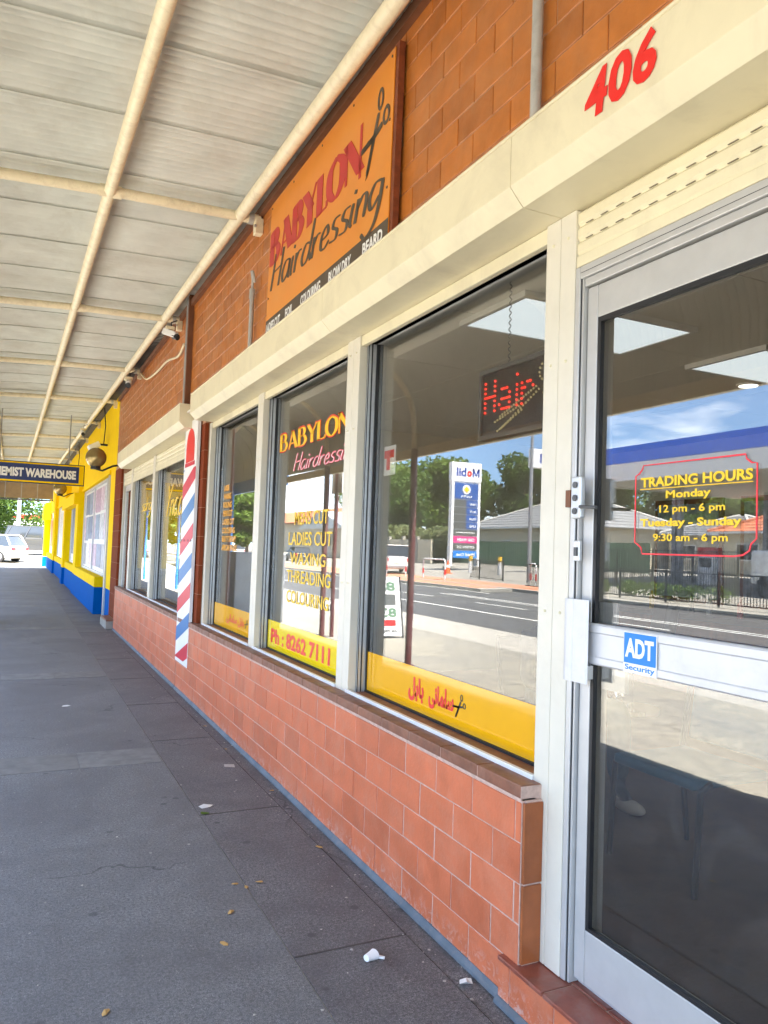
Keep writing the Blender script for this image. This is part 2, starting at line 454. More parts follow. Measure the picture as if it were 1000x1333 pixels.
# ------------------------------------------------------------------ mesh helpers
class MB:
    def __init__(s):
        s.v = []
        s.f = []

    def face(s, pts):
        n = len(s.v)
        s.v += [tuple(p) for p in pts]
        s.f.append(tuple(range(n, n + len(pts))))
        return s

    def box(s, x0, x1, y0, y1, z0, z1):
        n = len(s.v)
        s.v += [(x, y, z) for z in (z0, z1) for y in (y0, y1) for x in (x0, x1)]
        for q in ((0, 2, 3, 1), (4, 5, 7, 6), (0, 1, 5, 4), (2, 6, 7, 3), (0, 4, 6, 2), (1, 3, 7, 5)):
            s.f.append(tuple(n + i for i in q))
        return s

    def prism(s, prof, axis, a, b):
        """closed polygon prof (list of 2d) extruded along axis from a to b. axis 'y': prof=(x,z); 'x': (y,z); 'z': (x,y)"""
        n = len(s.v)
        k = len(prof)
        for t in (a, b):
            for p in prof:
                s.v.append({'y': (p[0], t, p[1]), 'x': (t, p[0], p[1]), 'z': (p[0], p[1], t)}[axis])
        for i in range(k):
            j = (i + 1) % k
            s.f.append((n + i, n + j, n + k + j, n + k + i))
        s.f.append(tuple(n + i for i in range(k))[::-1])
        s.f.append(tuple(n + k + i for i in range(k)))
        return s

    def tube(s, pts, r, n=12, caps=True):
        pts = [Vector(p) for p in pts]
        rs = r if isinstance(r, (list, tuple)) else [r] * len(pts)
        base = len(s.v)
        up = None
        for i, p in enumerate(pts):
            d = (pts[min(i + 1, len(pts) - 1)] - pts[max(i - 1, 0)]).normalized()
            if up is None:
                up = Vector((0, 0, 1)) if abs(d.z) < 0.9 else Vector((1, 0, 0))
            a = d.cross(up).normalized()
            up = a.cross(d).normalized()
            for k in range(n):
                t = 2 * PI * k / n
                q = p + (a * math.cos(t) + up * math.sin(t)) * rs[i]
                s.v.append(tuple(q))
        for i in range(len(pts) - 1):
            for k in range(n):
                k2 = (k + 1) % n
                s.f.append((base + i * n + k, base + i * n + k2, base + (i + 1) * n + k2, base + (i + 1) * n + k))
        if caps:
            s.f.append(tuple(base + k for k in range(n))[::-1])
            s.f.append(tuple(base + (len(pts) - 1) * n + k for k in range(n)))
        return s

    def sphere(s, c, r, nu=20, nv=12, sc=(1, 1, 1)):
        base = len(s.v)
        for j in range(nv + 1):
            th = PI * j / nv
            for i in range(nu):
                ph = 2 * PI * i / nu
                s.v.append((c[0] + r * sc[0] * math.sin(th) * math.cos(ph), c[1] + r * sc[1] * math.sin(th) * math.sin(ph),
                            c[2] + r * sc[2] * math.cos(th)))
        for j in range(nv):
            for i in range(nu):
                i2 = (i + 1) % nu
                s.f.append((base + j * nu + i, base + (j + 1) * nu + i, base + (j + 1) * nu + i2, base + j * nu + i2))
        return s

    def mesh(s, name, mat=None, smooth=False):
        me = bpy.data.meshes.new(name)
        me.from_pydata(s.v, [], s.f)
        bm = bmesh.new()
        bm.from_mesh(me)
        bmesh.ops.remove_doubles(bm, verts=bm.verts, dist=1e-6)
        bmesh.ops.recalc_face_normals(bm, faces=bm.faces)
        bm.to_mesh(me)
        bm.free()
        if smooth:
            for p in me.polygons:
                p.use_smooth = True
            try:
                me.set_sharp_from_angle(angle=math.radians(40))
            except Exception:
                pass
        if mat:
            me.materials.append(K[mat] if isinstance(mat, str) else mat)
        return me

    def build(s, name, mat, parent=None, smooth=False, bevel=0.0, loc=None, rot=None):
        o = bpy.data.objects.new(name, s.mesh(name, mat, smooth))
        COL.objects.link(o)
        if parent is not None:
            o.parent = parent
        if loc:
            o.location = loc
        if rot:
            o.rotation_euler = rot
        if bevel > 0:
            b = o.modifiers.new('bevel', 'BEVEL')
            b.width = bevel
            b.segments = 2
            b.limit_method = 'ANGLE'
            b.harden_normals = False
        return o


def B(x0, x1, y0, y1, z0, z1):
    return MB().box(x0, x1, y0, y1, z0, z1)


def tag(o, label=None, cat=None, group=None, kind=None):
    if label: o['label'] = label
    if cat: o['category'] = cat
    if group: o['group'] = group
    if kind: o['kind'] = kind
    return o


def thing(name, label, cat, loc=(0, 0, 0), group=None, rot=None):
    o = bpy.data.objects.new(name, None)
    o.empty_display_size = 0.1
    COL.objects.link(o)
    o.location = loc
    if rot: o.rotation_euler = rot
    return tag(o, label, cat, group)


def struct(name, mb, mat, smooth=False, bevel=0):
    o = mb.build(name, mat, None, smooth, bevel)
    o['kind'] = 'structure'
    return o


def inst(name, me, parent, loc=(0, 0, 0), rot=None):
    o = bpy.data.objects.new(name, me)
    COL.objects.link(o)
    o.parent = parent
    o.location = loc
    if rot: o.rotation_euler = rot
    return o


def copy_tree(o, parent=None):
    c = o.copy()
    COL.objects.link(c)
    if parent is not None:
        c.parent = parent
    for ch in [x for x in COL.objects if x.parent == o and x is not c]:
        copy_tree(ch, c)
    return c


def cblock(w, h, d, c=0.003):
    """tile block, front face at x=0 facing -x, chamfered front edges; spans y 0..w, z 0..h, depth d in +x"""
    m = MB()
    fr = [(0, c, c), (0, w - c, c), (0, w - c, h - c), (0, c, h - c)]
    mi = [(c, 0, 0), (c, w, 0), (c, w, h), (c, 0, h)]
    bk = [(d, 0, 0), (d, w, 0), (d, w, h), (d, 0, h)]
    m.face(fr)
    for i in range(4):
        j = (i + 1) % 4
        m.face([fr[i], fr[j], mi[j], mi[i]])
        m.face([mi[i], mi[j], bk[j], bk[i]])
    return m


# ---- text
def text_pts(body, shear=0.0, bold=0.0, spacing=1.0):
    c = bpy.data.curves.new('txt', 'FONT')
    c.body = body
    c.size = 1
    c.shear = shear
    c.offset = bold
    c.space_character = spacing
    c.resolution_u = 3
    o = bpy.data.objects.new('txt', c)
    COL.objects.link(o)
    bpy.context.view_layer.update()
    me = bpy.data.meshes.new_from_object(o)
    vs = [(v.co.x, v.co.y) for v in me.vertices]
    fs = [tuple(p.vertices) for p in me.polygons]
    bpy.data.objects.remove(o)
    bpy.data.meshes.remove(me)
    bpy.data.curves.remove(c)
    return vs, fs


def fit(vs, w, h):
    x0 = min(v[0] for v in vs); x1 = max(v[0] for v in vs)
    y0 = min(v[1] for v in vs); y1 = max(v[1] for v in vs)
    sx = (w / (x1 - x0)) if w else None
    sy = (h / (y1 - y0)) if h else sx
    if sx is None: sx = sy
    return [((v[0] - x0) * sx, (v[1] - y0) * sy) for v in vs]


def solidify(vs, fs, O, U, V, N, t):
    """flat glyph faces -> thin solid (thickness t along N)"""
    O = Vector(O); U = Vector(U); V = Vector(V); N = Vector(N)
    n = len(vs)
    P = [O + U * a + V * b for a, b in vs] + [O + U * a + V * b + N * t for a, b in vs]
    F = [tuple(f) for f in fs] + [tuple(i + n for i in f)[::-1] for f in fs]
    cnt = {}
    for f in fs:
        for i in range(len(f)):
            e = (f[i], f[(i + 1) % len(f)])
            cnt[e] = cnt.get(e, 0) + 1
    for (a, b) in cnt:
        if (b, a) not in cnt:
            F.append((b, a, a + n, b + n))
    return P, F


def letters(body, O, U, V, w, h, mat, parent, name='lettering', shear=0.0, bold=0.0, spacing=1.0, t=0.0015, geom=None, warp=None):
    vs, fs = geom if geom else text_pts(body, shear, bold, spacing)
    vs = fit(vs, w, h)
    if warp: vs = [warp(a, b) for a, b in vs]
    U = Vector(U); V = Vector(V)
    P, F = solidify(vs, fs, O, U, V, U.cross(V), t)
    me = bpy.data.meshes.new(name)
    me.from_pydata([tuple(p) for p in P], [], F)
    me.materials.append(K[mat])
    o = bpy.data.objects.new(name, me)
    COL.objects.link(o)
    if parent is not None: o.parent = parent
    return o


# facade-facing helper: letters on plane x=X seen from the street; reads from +y (left) to -y (right)
def wall_text(body, X, yl, yr, z0, z1, mat, parent, **k):
    return letters(body, (X, yl, z0), (0, -1, 0), (0, 0, 1), (yl - yr) if yr is not None else None, z1 - z0, mat, parent, **k)


def catmull(p, n=6):
    if len(p) < 3: return p
    o = []
    for i in range(len(p) - 1):
        a = p[max(i - 1, 0)]; b = p[i]; c = p[i + 1]; d = p[min(i + 2, len(p) - 1)]
        for k in range(n):
            t = k / n
            o.append(tuple(0.5 * (2 * b[j] + (c[j] - a[j]) * t + (2 * a[j] - 5 * b[j] + 4 * c[j] - d[j]) * t * t + (
                    3 * b[j] - a[j] - 3 * c[j] + d[j]) * t ** 3) for j in (0, 1)))
    o.append(p[-1])
    return o


SCRIPT = {
    'H': (0.58, [[(0.0, 1), (-.02, 0)], [(.45, 1.0), (.42, 0)], [(-.05, .48), (.5, .55)]]),
    'a': (0.50, [[(.35, .5), (.12, .52), (0, .25), (.12, 0), (.33, .18), (.36, .5)], [(.36, .5), (.36, .1), (.45, 0)]]),
    'i': (0.2, [[(0.02, .5), (0, .1), (.08, 0)], [(.03, .68), (.05, .76)]]),
    'r': (0.34, [[(0, .5), (0, 0)], [(0, .28), (.12, .48), (.26, .48)]]),
    'd': (0.52, [[(.35, .45), (.12, .5), (0, .22), (.12, 0), (.33, .18), (.40, 1)], [(.37, .2), (.46, 0)]]),
    'e': (0.43, [[(0.02, .24), (.28, .3), (.2, .52), (.03, .36), (.05, .06), (.22, 0), (.38, .12)]]),
    's': (0.38, [[(.3, .5), (.1, .5), (.05, .34), (.25, .2), (.22, .02), (-.02, .03)]]),
    'n': (0.42, [[(0, .5), (0, 0)], [(0, .28), (.15, .5), (.29, .42), (.29, 0)]]),
    'g': (0.46, [[(.35, .48), (.12, .52), (0, .27), (.12, .02), (.32, .2)], [(.36, .5), (.36, 0), (.28, -.35), (.06, -.5), (-.12, -.36)]]),
    'Y': (0.55, [[(0, 1), (.22, .5)], [(.5, 1), (.22, .5), (.15, 0)]]),
    'o': (0.46, [[(.2, .5), (0, .25), (.2, 0), (.38, .25), (.2, .5), (.3, .46), (.5, .5)]]),
}
DISPLAY = {
    'B': (.72, [('V', 0.0), [(0, .99), (.32, .99), (.46, .78), (.34, .54), (0, .53)], [(0, .53), (.38, .52), (.56, .28), (.38, .01), (0, .01)]]),
    'A': (.78, [[(.05, 0), (.30, 1)], ('T', (.30, 1), (.60, 0)), [(.12, .3), (.50, .3)]]),
    'Y': (.70, [('T', (.0, 1), (.30, .45)), [(.60, 1), (.30, .45)], ('V2', (.30, .45), (.30, 0))]),
    'L': (.60, [('V', 0.0), [(0, .02), (.50, .02)], [(.50, .02), (.50, .18)]]),
    'O': (.80, [[(.32, 1), (.06, .8), (.0, .5), (.06, .2), (.32, 0), (.58, .2), (.64, .5), (.58, .8), (.32, 1)]]),
    'N': (.84, [[(0, 0), (0, 1)], ('T', (0, 1), (.56, 0)), [(.60, -.15), (.60, 1.1)]]),
}


def ribbons(strokes, wmax, wmin, smooth=True):
    vs = []; fs = []
    for st in strokes:
        p = catmull(st) if (smooth and len(st) > 2) else st
        base = len(vs)
        for i, q in enumerate(p):
            a = p[max(i - 1, 0)]; b = p[min(i + 1, len(p) - 1)]
            dx, dy = b[0] - a[0], b[1] - a[1]
            L = math.hypot(dx, dy) or 1
            dx /= L; dy /= L
            w = (wmin + (wmax - wmin) * abs(dy) ** 1.5) / 2
            if i in (0, len(p) - 1) and len(p) > 3: w *= 0.6
            vs += [(q[0] - dy * w, q[1] + dx * w), (q[0] + dy * w, q[1] - dx * w)]
        for i in range(len(p) - 1):
            fs.append((base + 2 * i, base + 2 * i + 1, base + 2 * i + 3, base + 2 * i + 2))
    return vs, fs


def script_geom(word, wmax=0.1, wmin=0.035, shear=0.3):
    st = []; x = 0
    for ch in word:
        adv, ss = SCRIPT[ch]
        for s in ss: st.append([(x + a + shear * b, b) for a, b in s])
        x += adv
    return ribbons(st, wmax, wmin)


def display_geom(word, thick=0.2, thin=0.05):
    vs = []; fs = []; x = 0
    for ch in word:
        adv, ss = DISPLAY[ch]
        for s in ss:
            if s[0] == 'V':
                q = [(x - .04, 0), (x + thick - .04, 0), (x + thick - .04, 1), (x - .04, 1)]
            elif s[0] == 'T':
                (a, b), (c, d) = s[1], s[2]
                q = [(x + c - thick * .35, d), (x + c + thick * .75, d), (x + a + thick * .55, b), (x + a - thick * .55, b)]
            elif s[0] == 'V2':
                (a, b), (c, d) = s[1], s[2]
                q = [(x + c - thick * .5, d), (x + c + thick * .5, d), (x + a + thick * .5, b + .05), (x + a - thick * .5, b + .05)]
            else:
                v2, f2 = ribbons([[(x + a, b) for a, b in s]], thick if len(s) > 2 else thin * 1.6, thin)
                n = len(vs); vs += v2; fs += [tuple(n + i for i in f) for f in f2]
                continue
            n = len(vs); vs += q; fs.append((n, n + 1, n + 2, n + 3))
        x += adv
    return vs, fs


def scissors_geom():
    st = [[(0.0, .0), (.18, .42), (.30, .70)], [(-.22, .40), (.18, .44), (.42, .50)]]
    v, f = ribbons(st, .085, .085)
    for cx, cy, rx, ry in ((.34, .86, .09, .15), (.52, .56, .10, .13)):
        n = len(v); k = 18
        for i in range(k):
            t = 2 * PI * i / k
            v += [(cx + rx * math.cos(t), cy + ry * math.sin(t)), (cx + (rx - .05) * math.cos(t), cy + (ry - .05) * math.sin(t))]
        for i in range(k):
            j = (i + 1) % k
            f.append((n + 2 * i, n + 2 * i + 1, n + 2 * j + 1, n + 2 * j))
    n = len(v)
    v += [(-.26, .38), (.18, .38), (.2, .46), (0.0, .47)]; f.append((n, n + 1, n + 2, n + 3))
    n = len(v)
    v += [(-.03, -.05), (.04, .0), (.2, .42), (.14, .44)]; f.append((n, n + 1, n + 2, n + 3))
    return v, f


# ------------------------------------------------------------------ constants
RX = 1.665     # riser face
GX = 1.86      # window glass plane
BX = 1.52      # shutter box front
Y1 = 44.0      # end of the verandah


def cz(y):      # canopy rises gently along the street
    return 0.009 * (y - 5)


# ================================================================== GROUND
struct('ground', B(-400, 400, -300, 600, -1.2, -0.30), 'soil')
struct('footpath', B(-1.0, 1.06, -8, Y1, -0.2, 0.0), 'asph')
struct('outer_footpath', B(-3.86, -1.004, -8, Y1, -0.2, -.001), 'aggr')
struct('wall_side_path', B(1.066, 1.556, -8, Y1, -0.2, -0.001), 'asph_wall')
struct('gutter_strip', B(1.564, 1.70, -8, Y1, -0.2, -0.006), 'asph_wall')
struct('joint_filler', B(1.0, 1.3, -8, Y1, -0.22, -0.004), 'conc')
struct('gutter_crack', B(1.301, 1.6, -8, Y1, -0.22, -0.02), 'darkgap')
struct('kerb_apron', B(-5.35, -3.87, -60, 70, -0.22, -0.004), 'conc')
struct('kerb', B(-5.55, -5.36, -60, 70, -0.22, -0.002), 'conc', bevel=0.015)
struct('footpath_beyond', B(-3.86, 60, Y1 + .01, 47.5, -0.2, -0.01), 'conc')
struct('road', B(-17.2, -5.56, -80, 320, -0.32, -0.13), 'road')
for x in (-8.75, -8.6):
    pass
mk = MB()
mk.box(-8.85, -8.73, -60, 200, -0.128, -0.124)
for x in (-12.4, -12.75):
    mk.box(x - .05, x + .05, -60, 28, -0.128, -0.124)
mk.box(-14.9, -14.78, 28, 200, -0.128, -0.124)
for i in range(12):
    mk.box(-11.0, -10.9, -10 + i * 6, -7 + i * 6, -0.128, -0.124)
struct('road_marking', mk, 'mark')
# car park beyond the end of the footpath (rises)
m = MB()
prof = [(47.5, -0.02), (52, 0.22), (60, 0.5), (120, 0.8), (120, -1), (47.5, -1)]
m.prism(prof, 'x', -5.4, 120)
struct('car_park', m, 'asph_lite')
# opposite side
prof = [(-17.2, 0.0), (-19.6, 0.05), (-24.0, 0.2), (-34, 0.62), (-110, 0.9), (-110, -1), (-17.2, -1)]
m = MB().prism(prof, 'y', -80, 320)
struct('forecourt', m, 'asph_lite')
struct('opposite_kerb', B(-17.38, -17.19, -80, 320, -0.3, 0.02), 'conc', bevel=0.02)
m = MB().prism([(-14.9, -.12), (-14.9, 0.02), (-16.6, 0.04), (-16.6, -.12)], 'y', 28.8, 64)
struct('traffic_island', m, 'conc')
m = MB().prism([(-15.1, .0), (-15.1, 0.026), (-16.4, 0.046), (-16.4, 0)], 'y', 29.5, 63)
struct('island_paving', m, 'paving_o')
m = MB().prism([(-17.4, .0), (-17.4, 0.012), (-19.4, 0.056), (-19.4, 0)], 'y', 26, 90)
struct('opposite_footpath', m, 'paving_o')

# paver bands across the footpath
pv = MB().box(0, .553, 0, .425, -.05, .002).mesh('paver', 'paver')
for bi, (yb, nx) in enumerate(((5.80, 3), (9.58, 3), (14.75, 3), (19.6, 3), (24.9, 3), (31.4, 3), (38.5, 3))):
    band = thing('paver_band', ['first band of grey pavers across the asphalt footpath, nearest the viewer',
                                'second band of grey pavers across the footpath from the viewer',
                                'third band of grey pavers, level with the steps beyond the second shop',
                                'fourth band of grey pavers beside the near yellow window bay',
                                'fifth band of grey pavers beside the middle of the yellow shopfront',
                                'sixth band of grey pavers near the far end of the yellow shopfront',
                                'farthest band of grey pavers before the car park'][bi], 'paving',
                 (0, yb, 0), 'paver bands across the footpath')
    for i in range(nx):
        inst('paver', pv, band, (1.055 - .56 * (i + 1), 0, 0.0005))
# fine cross joints in the wall strip
m = MB()
for y in (2.9, 4.6, 6.42, 7.89, 9.4, 11.0, 12.6, 14.2, 16, 18, 20, 22, 24.5, 27, 30):
    m.box(1.068, 1.554, y, y + .008, -.01, .0006)
struct('path_joint', m, 'darkgap')

# ================================================================== BUILDING SHELL
hs = thing('shop_building', 'brick shop building behind the red tiled walls with flat roof', 'building', (4, 6, 0))


def part(mb, name, mat, parent, **k):
    o = mb.build(name, mat, None, **k)
    o.parent = parent
    o.matrix_parent_inverse = Matrix.Translation(-parent.location)
    return o


part(B(1.74, 12, -6, 0.2, 0, 5.2), 'wall', 'house', hs)
part(B(1.74, 1.95, 0.2, 15.8, 3.02, 5.2), 'wall', 'grout_up', hs)
part(B(1.70, 12, -6, 48, 5.2, 5.35), 'roof', 'grey', hs)
part(B(7.2, 7.4, 0.2, 8.1, 0.15, 3.15), 'wall', 'wall_in', hs)
part(B(1.80, 12, 8.1, 8.6, 0.0, 3.0), 'wall', 'wall_in', hs)
part(B(5.5, 5.7, 8.6, 15.6, 0.15, 3.15), 'wall', 'wall_in', hs)
part(B(1.95, 7.4, 0.2, 8.1, 0.0, 0.165), 'floor', 'floor_in', hs)
part(B(1.95, 5.7, 8.6, 15.0, 0.0, 0.165), 'floor', 'floor_in', hs)
# ceiling boards: panels with battens
cb = MB()
for i in range(5):
    for j in range(7):
        cb.box(1.96 + i * 1.16 - (.36 if i == 0 else .0), 1.96 + (i + 1) * 1.16 - .008, .2 + j * 1.2, .2 + (j + 1) * 1.2 - .008, 3.0, 3.02)
part(cb, 'ceiling', 'ceil', hs)
part(B(1.86, 7.4, .2, 8.1, 3.021, 3.1), 'ceiling_backing', 'white', hs)
part(B(1.86, 5.7, 8.6, 15.5, 2.98, 3.1), 'ceiling', 'ceil', hs)

# ceiling troffers (lit)
spots = [(2.38, 3.32, 'lit ceiling light panel above the third window of the salon, nearest the glass'),
         (4.28, 3.36, 'lit ceiling light panel seen high through the door glass')]
for x, y, lb in spots:
    t = thing('ceiling_light', lb, 'ceiling light', (x, y, 2.99), 'ceiling light panels in the salon')
    B(0, 1.2, 0, .6, -.022, .0).build('diffuser', 'troffer', t)
    f = MB()
    f.box(-.03, 0, -.03, .63, -.028, .005).box(1.2, 1.23, -.03, .63, -.028, .005)
    f.box(0, 1.2, -.03, 0, -.028, .005).box(0, 1.2, .6, .63, -.028, .005)
    f.build('frame', 'white', t)
t = thing('downlight', 'small round lit downlight in the salon ceiling behind the door', 'downlight', (5.1, 4.15, 2.99))
MB().tube([(0, 0, 0), (0, 0, -.015)], .07, 20).build('lens', 'downlight', t)
MB().tube([(0, 0, .004), (0, 0, -.012)], .09, 20).build('rim', 'white', t)

# ================================================================== UPPER BLOCK WALL
uw = thing('upper_brick_wall', 'upper wall of orange brown glazed blocks above the shutter boxes', 'wall', (1.72, 8, 3.0))
PW, PH = 0.2855, 0.1345
bw = cblock(PW - .006, PH - .006, .03, .003).mesh('brick', 'tile_up')
cells = []
for k in range(-2, 10):
    z = 3.313 + PH * k
    ph = (2.54 if k % 2 == 0 else 2.673)
    j0 = int((0.3 - ph) / PW) - 1
    for j in range(j0, 60):
        y = ph + PW * j
        if y < 0.3 or y + PW > 15.85: continue
        if y > 3.50 and y + PW < 5.45 and z + PH < 4.1 and z > 3.0: continue   # fully behind the sign
        if 8.3 < y < 8.5 and False: continue
        cells.append((y, z))
vis = sorted([c for c in cells if c[0] > 1.15 and c[1] > 3.15], key=lambda c: c[0])
near = set(vis[:298])
rest = MB()
for (y, z) in cells:
    if (y, z) in near:
        inst('brick', bw, uw, (0 + random.uniform(-.0012, .0012), y - 8 + .003, z - 3.0 + .003))
    else:
        s = cblock(PW - .006, PH - .006, .03)
        dx = random.uniform(-.001, .001)
        n = len(rest.v)
        rest.v += [(v[0] + dx, v[1] + y - 8 + .003, v[2] + z - 3.0 + .003) for v in s.v]
        rest.f += [tuple(n + i for i in f) for f in s.f]
o = rest.build('brick_remainder', 'tile_up', uw)
o['kind'] = 'stuff'
B(.0055, .019, .3 - 8, 15.84 - 8, 0.01, 2.2).build('mortar', 'grout_up', uw)

# ================================================================== LOW TILED WALLS
TWp, THp = 0.2865, 0.141
tmesh = {}


def tile_mesh(w, h, mat, name='tile'):
    key = (round(w, 4), round(h, 4), mat)
    if key not in tmesh:
        tmesh[key] = cblock(w, h, .012, .002).mesh(name, mat)
    return tmesh[key]


def low_wall(label, ya, yb, loc_y, endcap):
    w = thing('tiled_low_wall', label, 'low wall', (RX, loc_y, 0), 'tiled low walls under the shop windows')
    zl = [0.722, 0.580, 0.438, 0.298, 0.158, 0.022]
    g = .005
    for r in range(5):
        z0, z1 = zl[r + 1], zl[r]
        ph = 2.594 if r % 2 == 0 else 2.447
        y = ph + TWp * math.floor((ya - ph) / TWp)
        while y < yb - .01:
            a = max(y, ya); b = min(y + TWp, yb)
            if b - a > .02:
                inst('tile', tile_mesh(b - a - .008, z1 - z0 - g, 'tile_low'), w,
                     (random.uniform(-.0015, .0015), a - loc_y + .004, z0 + g / 2))
            y += TWp
    B(.003, .012, ya - loc_y, yb - loc_y, 0.0, .735).build('grout', 'grout_low', w)
    B(.012, .06, ya - loc_y, yb - loc_y, 0.0, .735).build('core', 'grout_low', w)
    # sill: row of brown tiles laid flat
    y = ya
    while y < yb - .01:
        b = min(y + TWp, yb)
        m = B(-.006, .085, y - loc_y + .002, b - loc_y - .002, .736, .782)
        m.build('sill_tile', 'sill_tile', w, bevel=.004)
        y = b
    B(-.003, .085, ya - loc_y, yb - loc_y, .728, .778).build('sill_bed', 'grout_low', w)
    # base coat
    m = MB()
    m.prism([(-.018, 0), (-.016, .012), (-.004, .030), (.003, .032), (.003, 0)], 'y', ya - loc_y, yb - loc_y)
    m.build('base_coat', 'skirt', w)
    return w


w1 = low_wall('long low wall of salmon tiles under the three salon windows', 2.27, 8.66, 5.4, True)
w2 = low_wall('low wall of salmon tiles under the windows of the second shop, past the barber pole board', 8.68, 14.62, 11.5, False)
# end face of wall 1 (faces the door recess)
for (z0, z1) in ((.44, .722), (.165, .435)):
    o = B(.004, .084, 2.255 - 5.4, 2.268 - 5.4, z0 + .003, z1).build('end_tile', 'end_tile', w1, bevel=.002)
B(.012, .083, 2.262 - 5.4, 2.269 - 5.4, .15, .73).build('end_grout', 'grout_low', w1)

# door step
st = thing('door_step', 'red tiled entrance step below the glass door', 'step', (RX - .02, 2.28, 0))
g = .005
y = 2.36
zz = .158
for i in range(5):
    b = y; a = y - (.07 if i == 0 else .245)
    inst('tile', tile_mesh(b - a - g, zz - .028, 'tile_low'), st, (0, a - 2.28 + g / 2, .02))
    y = a
B(.004, .14, .95 - 2.28, 2.357 - 2.28, 0, .146).build('core', 'grout_low', st)
y = 2.362
for i in range(6):
    b = y; a = y - .26
    B(-.004, .125, a - 2.28 + .003, b - 2.28 - .003, .146, .162).build('top_tile', 'sill_tile2', st, bevel=.003)
    B(.131, .30, a - 2.28 + .10 + .003, b - 2.28 + .10 - .003, .146, .162).build('top_tile', 'sill_tile2', st, bevel=.003)
    y = a
B(.008, .29, .96 - 2.28, 2.352 - 2.28, .1, .1575).build('bed', 'grout_low', st)
MB().prism([(-.018, 0), (-.016, .012), (-.004, .022), (.003, .024), (.003, 0)], 'y', .95 - 2.28, .078).build('base_coat', 'skirt', st)
B(.03, .11, 2.255 - 2.28, 2.30 - 2.28, .0, .150).build('fill', 'end_tile', st)

# ================================================================== ROLLER SHUTTERS
def shutter_box(t, ya, yb, joints, loc_y, endcap=True):
    prof = [(1.80, 3.10), (1.535, 3.10), (1.52, 3.085), (BX, 2.905), (1.578, 2.842), (1.80, 2.842)]
    ys = [ya] + joints + [yb]
    for a, b in zip(ys[:-1], ys[1:]):
        MB().prism([(x - BX, z) for x, z in prof], 'y', a - loc_y + .0015, b - loc_y - .0015).build('box_panel', 'cream', t, bevel=.002)
    # small rolled flange along the top edge
    MB().tube([(0.006, ya - loc_y, 3.098), (0.006, yb - loc_y, 3.098)], .008, 8).build('flange', 'cream', t)


rs = thing('roller_shutter', 'long cream roller shutter box with guides over the salon windows, numbered 406 at right', 'roller shutter', (BX, 4, 0))
shutter_box(rs, 0.35, 7.80, [2.235, 4.10, 5.93], 4)
for (ya, yb, zb) in ((2.150, 2.233, .165), (2.235, 2.318, .165), (4.062, 4.152, .76), (4.154, 4.245, .76), (5.985, 6.062, .76), (6.064, 6.14, .76), (7.82, 7.90, .76)):
    B(1.75 - BX, 1.80 - BX, ya - 4, yb - 4, zb, 2.841).build('guide', 'cream_pale', rs, bevel=.003)
# curtain bottom bars over the windows
for (ya, yb) in ((2.319, 4.061), (4.246, 5.984), (6.141, 7.819)):
    B(1.76 - BX, 1.79 - BX, ya - 4, yb - 4, 2.780, 2.840).build('bottom_bar', 'cream', rs, bevel=.003)
    B(1.79 - BX, 1.85 - BX, ya - 4, yb - 4, 2.80, 2.842).build('soffit', 'darkgap', rs)
# slats above the door
zz = [2.78, 2.725, 2.67]
for z in zz:
    m = MB()
    m.prism([(1.768 - BX, z), (1.758 - BX, z + .012), (1.758 - BX, z + .043), (1.768 - BX, z + .055), (1.785 - BX, z + .055), (1.785 - BX, z)], 'y', 0.9 - 4, 2.149 - 4)
    m.build('slat', 'cream', rs)
for z in (2.78, 2.725):
    m = MB()
    for i in range(16):
        y = 2.11 - i * .075
        m.box(1.7595 - BX, 1.765 - BX, y - 4 - .035, y - 4, z - .0005, z + .001)
    m.build('slot_row', 'slot', rs)['kind'] = 'stuff'
B(1.755 - BX, 1.785 - BX, 0.9 - 4, 2.149 - 4, 2.628, 2.669).build('bottom_bar', 'cream', rs, bevel=.003)
# number 406, red
letters('', (BX - .003, 1.835, 2.932), (0, -1, 0), (0, 0, 1), .295, .145, 'let_r', None, geom=text_pts('406', 0.12, 0.035, 1.08), t=.002).parent = rs
for o in [x for x in rs.children if x.name.startswith('lettering')]:
    o.matrix_parent_inverse = Matrix.Translation((-BX, -4, 0))
# screws
m = MB()
for y in (2.19, 2.275, 4.11, 4.20, 6.02, 6.10):
    for z in (1.4, 2.3, 2.75):
        m.sphere((1.749 - BX, y - 4, z), .006, 8, 4)
m.build('rivet', 'cream', rs)['kind'] = 'stuff'

rs2 = thing('roller_shutter', 'shorter cream roller shutter box over the second shop, past the barber pole board', 'roller shutter', (BX, 11, 0))
shutter_box(rs2, 8.36, 13.9, [12.6], 11)
for (ya, yb, zb) in ((9.03, 9.10, .76), (11.29, 11.37, .76), (11.38, 11.47, .76), (13.62, 13.70, .76), (13.71, 13.79, .165), (14.78, 14.85, .165)):
    B(1.75 - BX, 1.80 - BX, ya - 11, yb - 11, zb, 2.841).build('guide', 'cream_pale', rs2, bevel=.003)
for (ya, yb) in ((9.101, 11.289), (11.471, 13.619), (13.791, 14.779)):
    for k, z in enumerate((2.785, 2.73, 2.675)):
        MB().prism([(1.768 - BX, z), (1.758 - BX, z + .012), (1.758 - BX, z + .043), (1.768 - BX, z + .054), (1.785 - BX, z + .054), (1.785 - BX, z)], 'y', ya - 11, yb - 11).build('slat', 'cream', rs2)
    B(1.755 - BX, 1.785 - BX, ya - 11, yb - 11, 2.60, 2.674).build('bottom_bar', 'cream', rs2, bevel=.003)

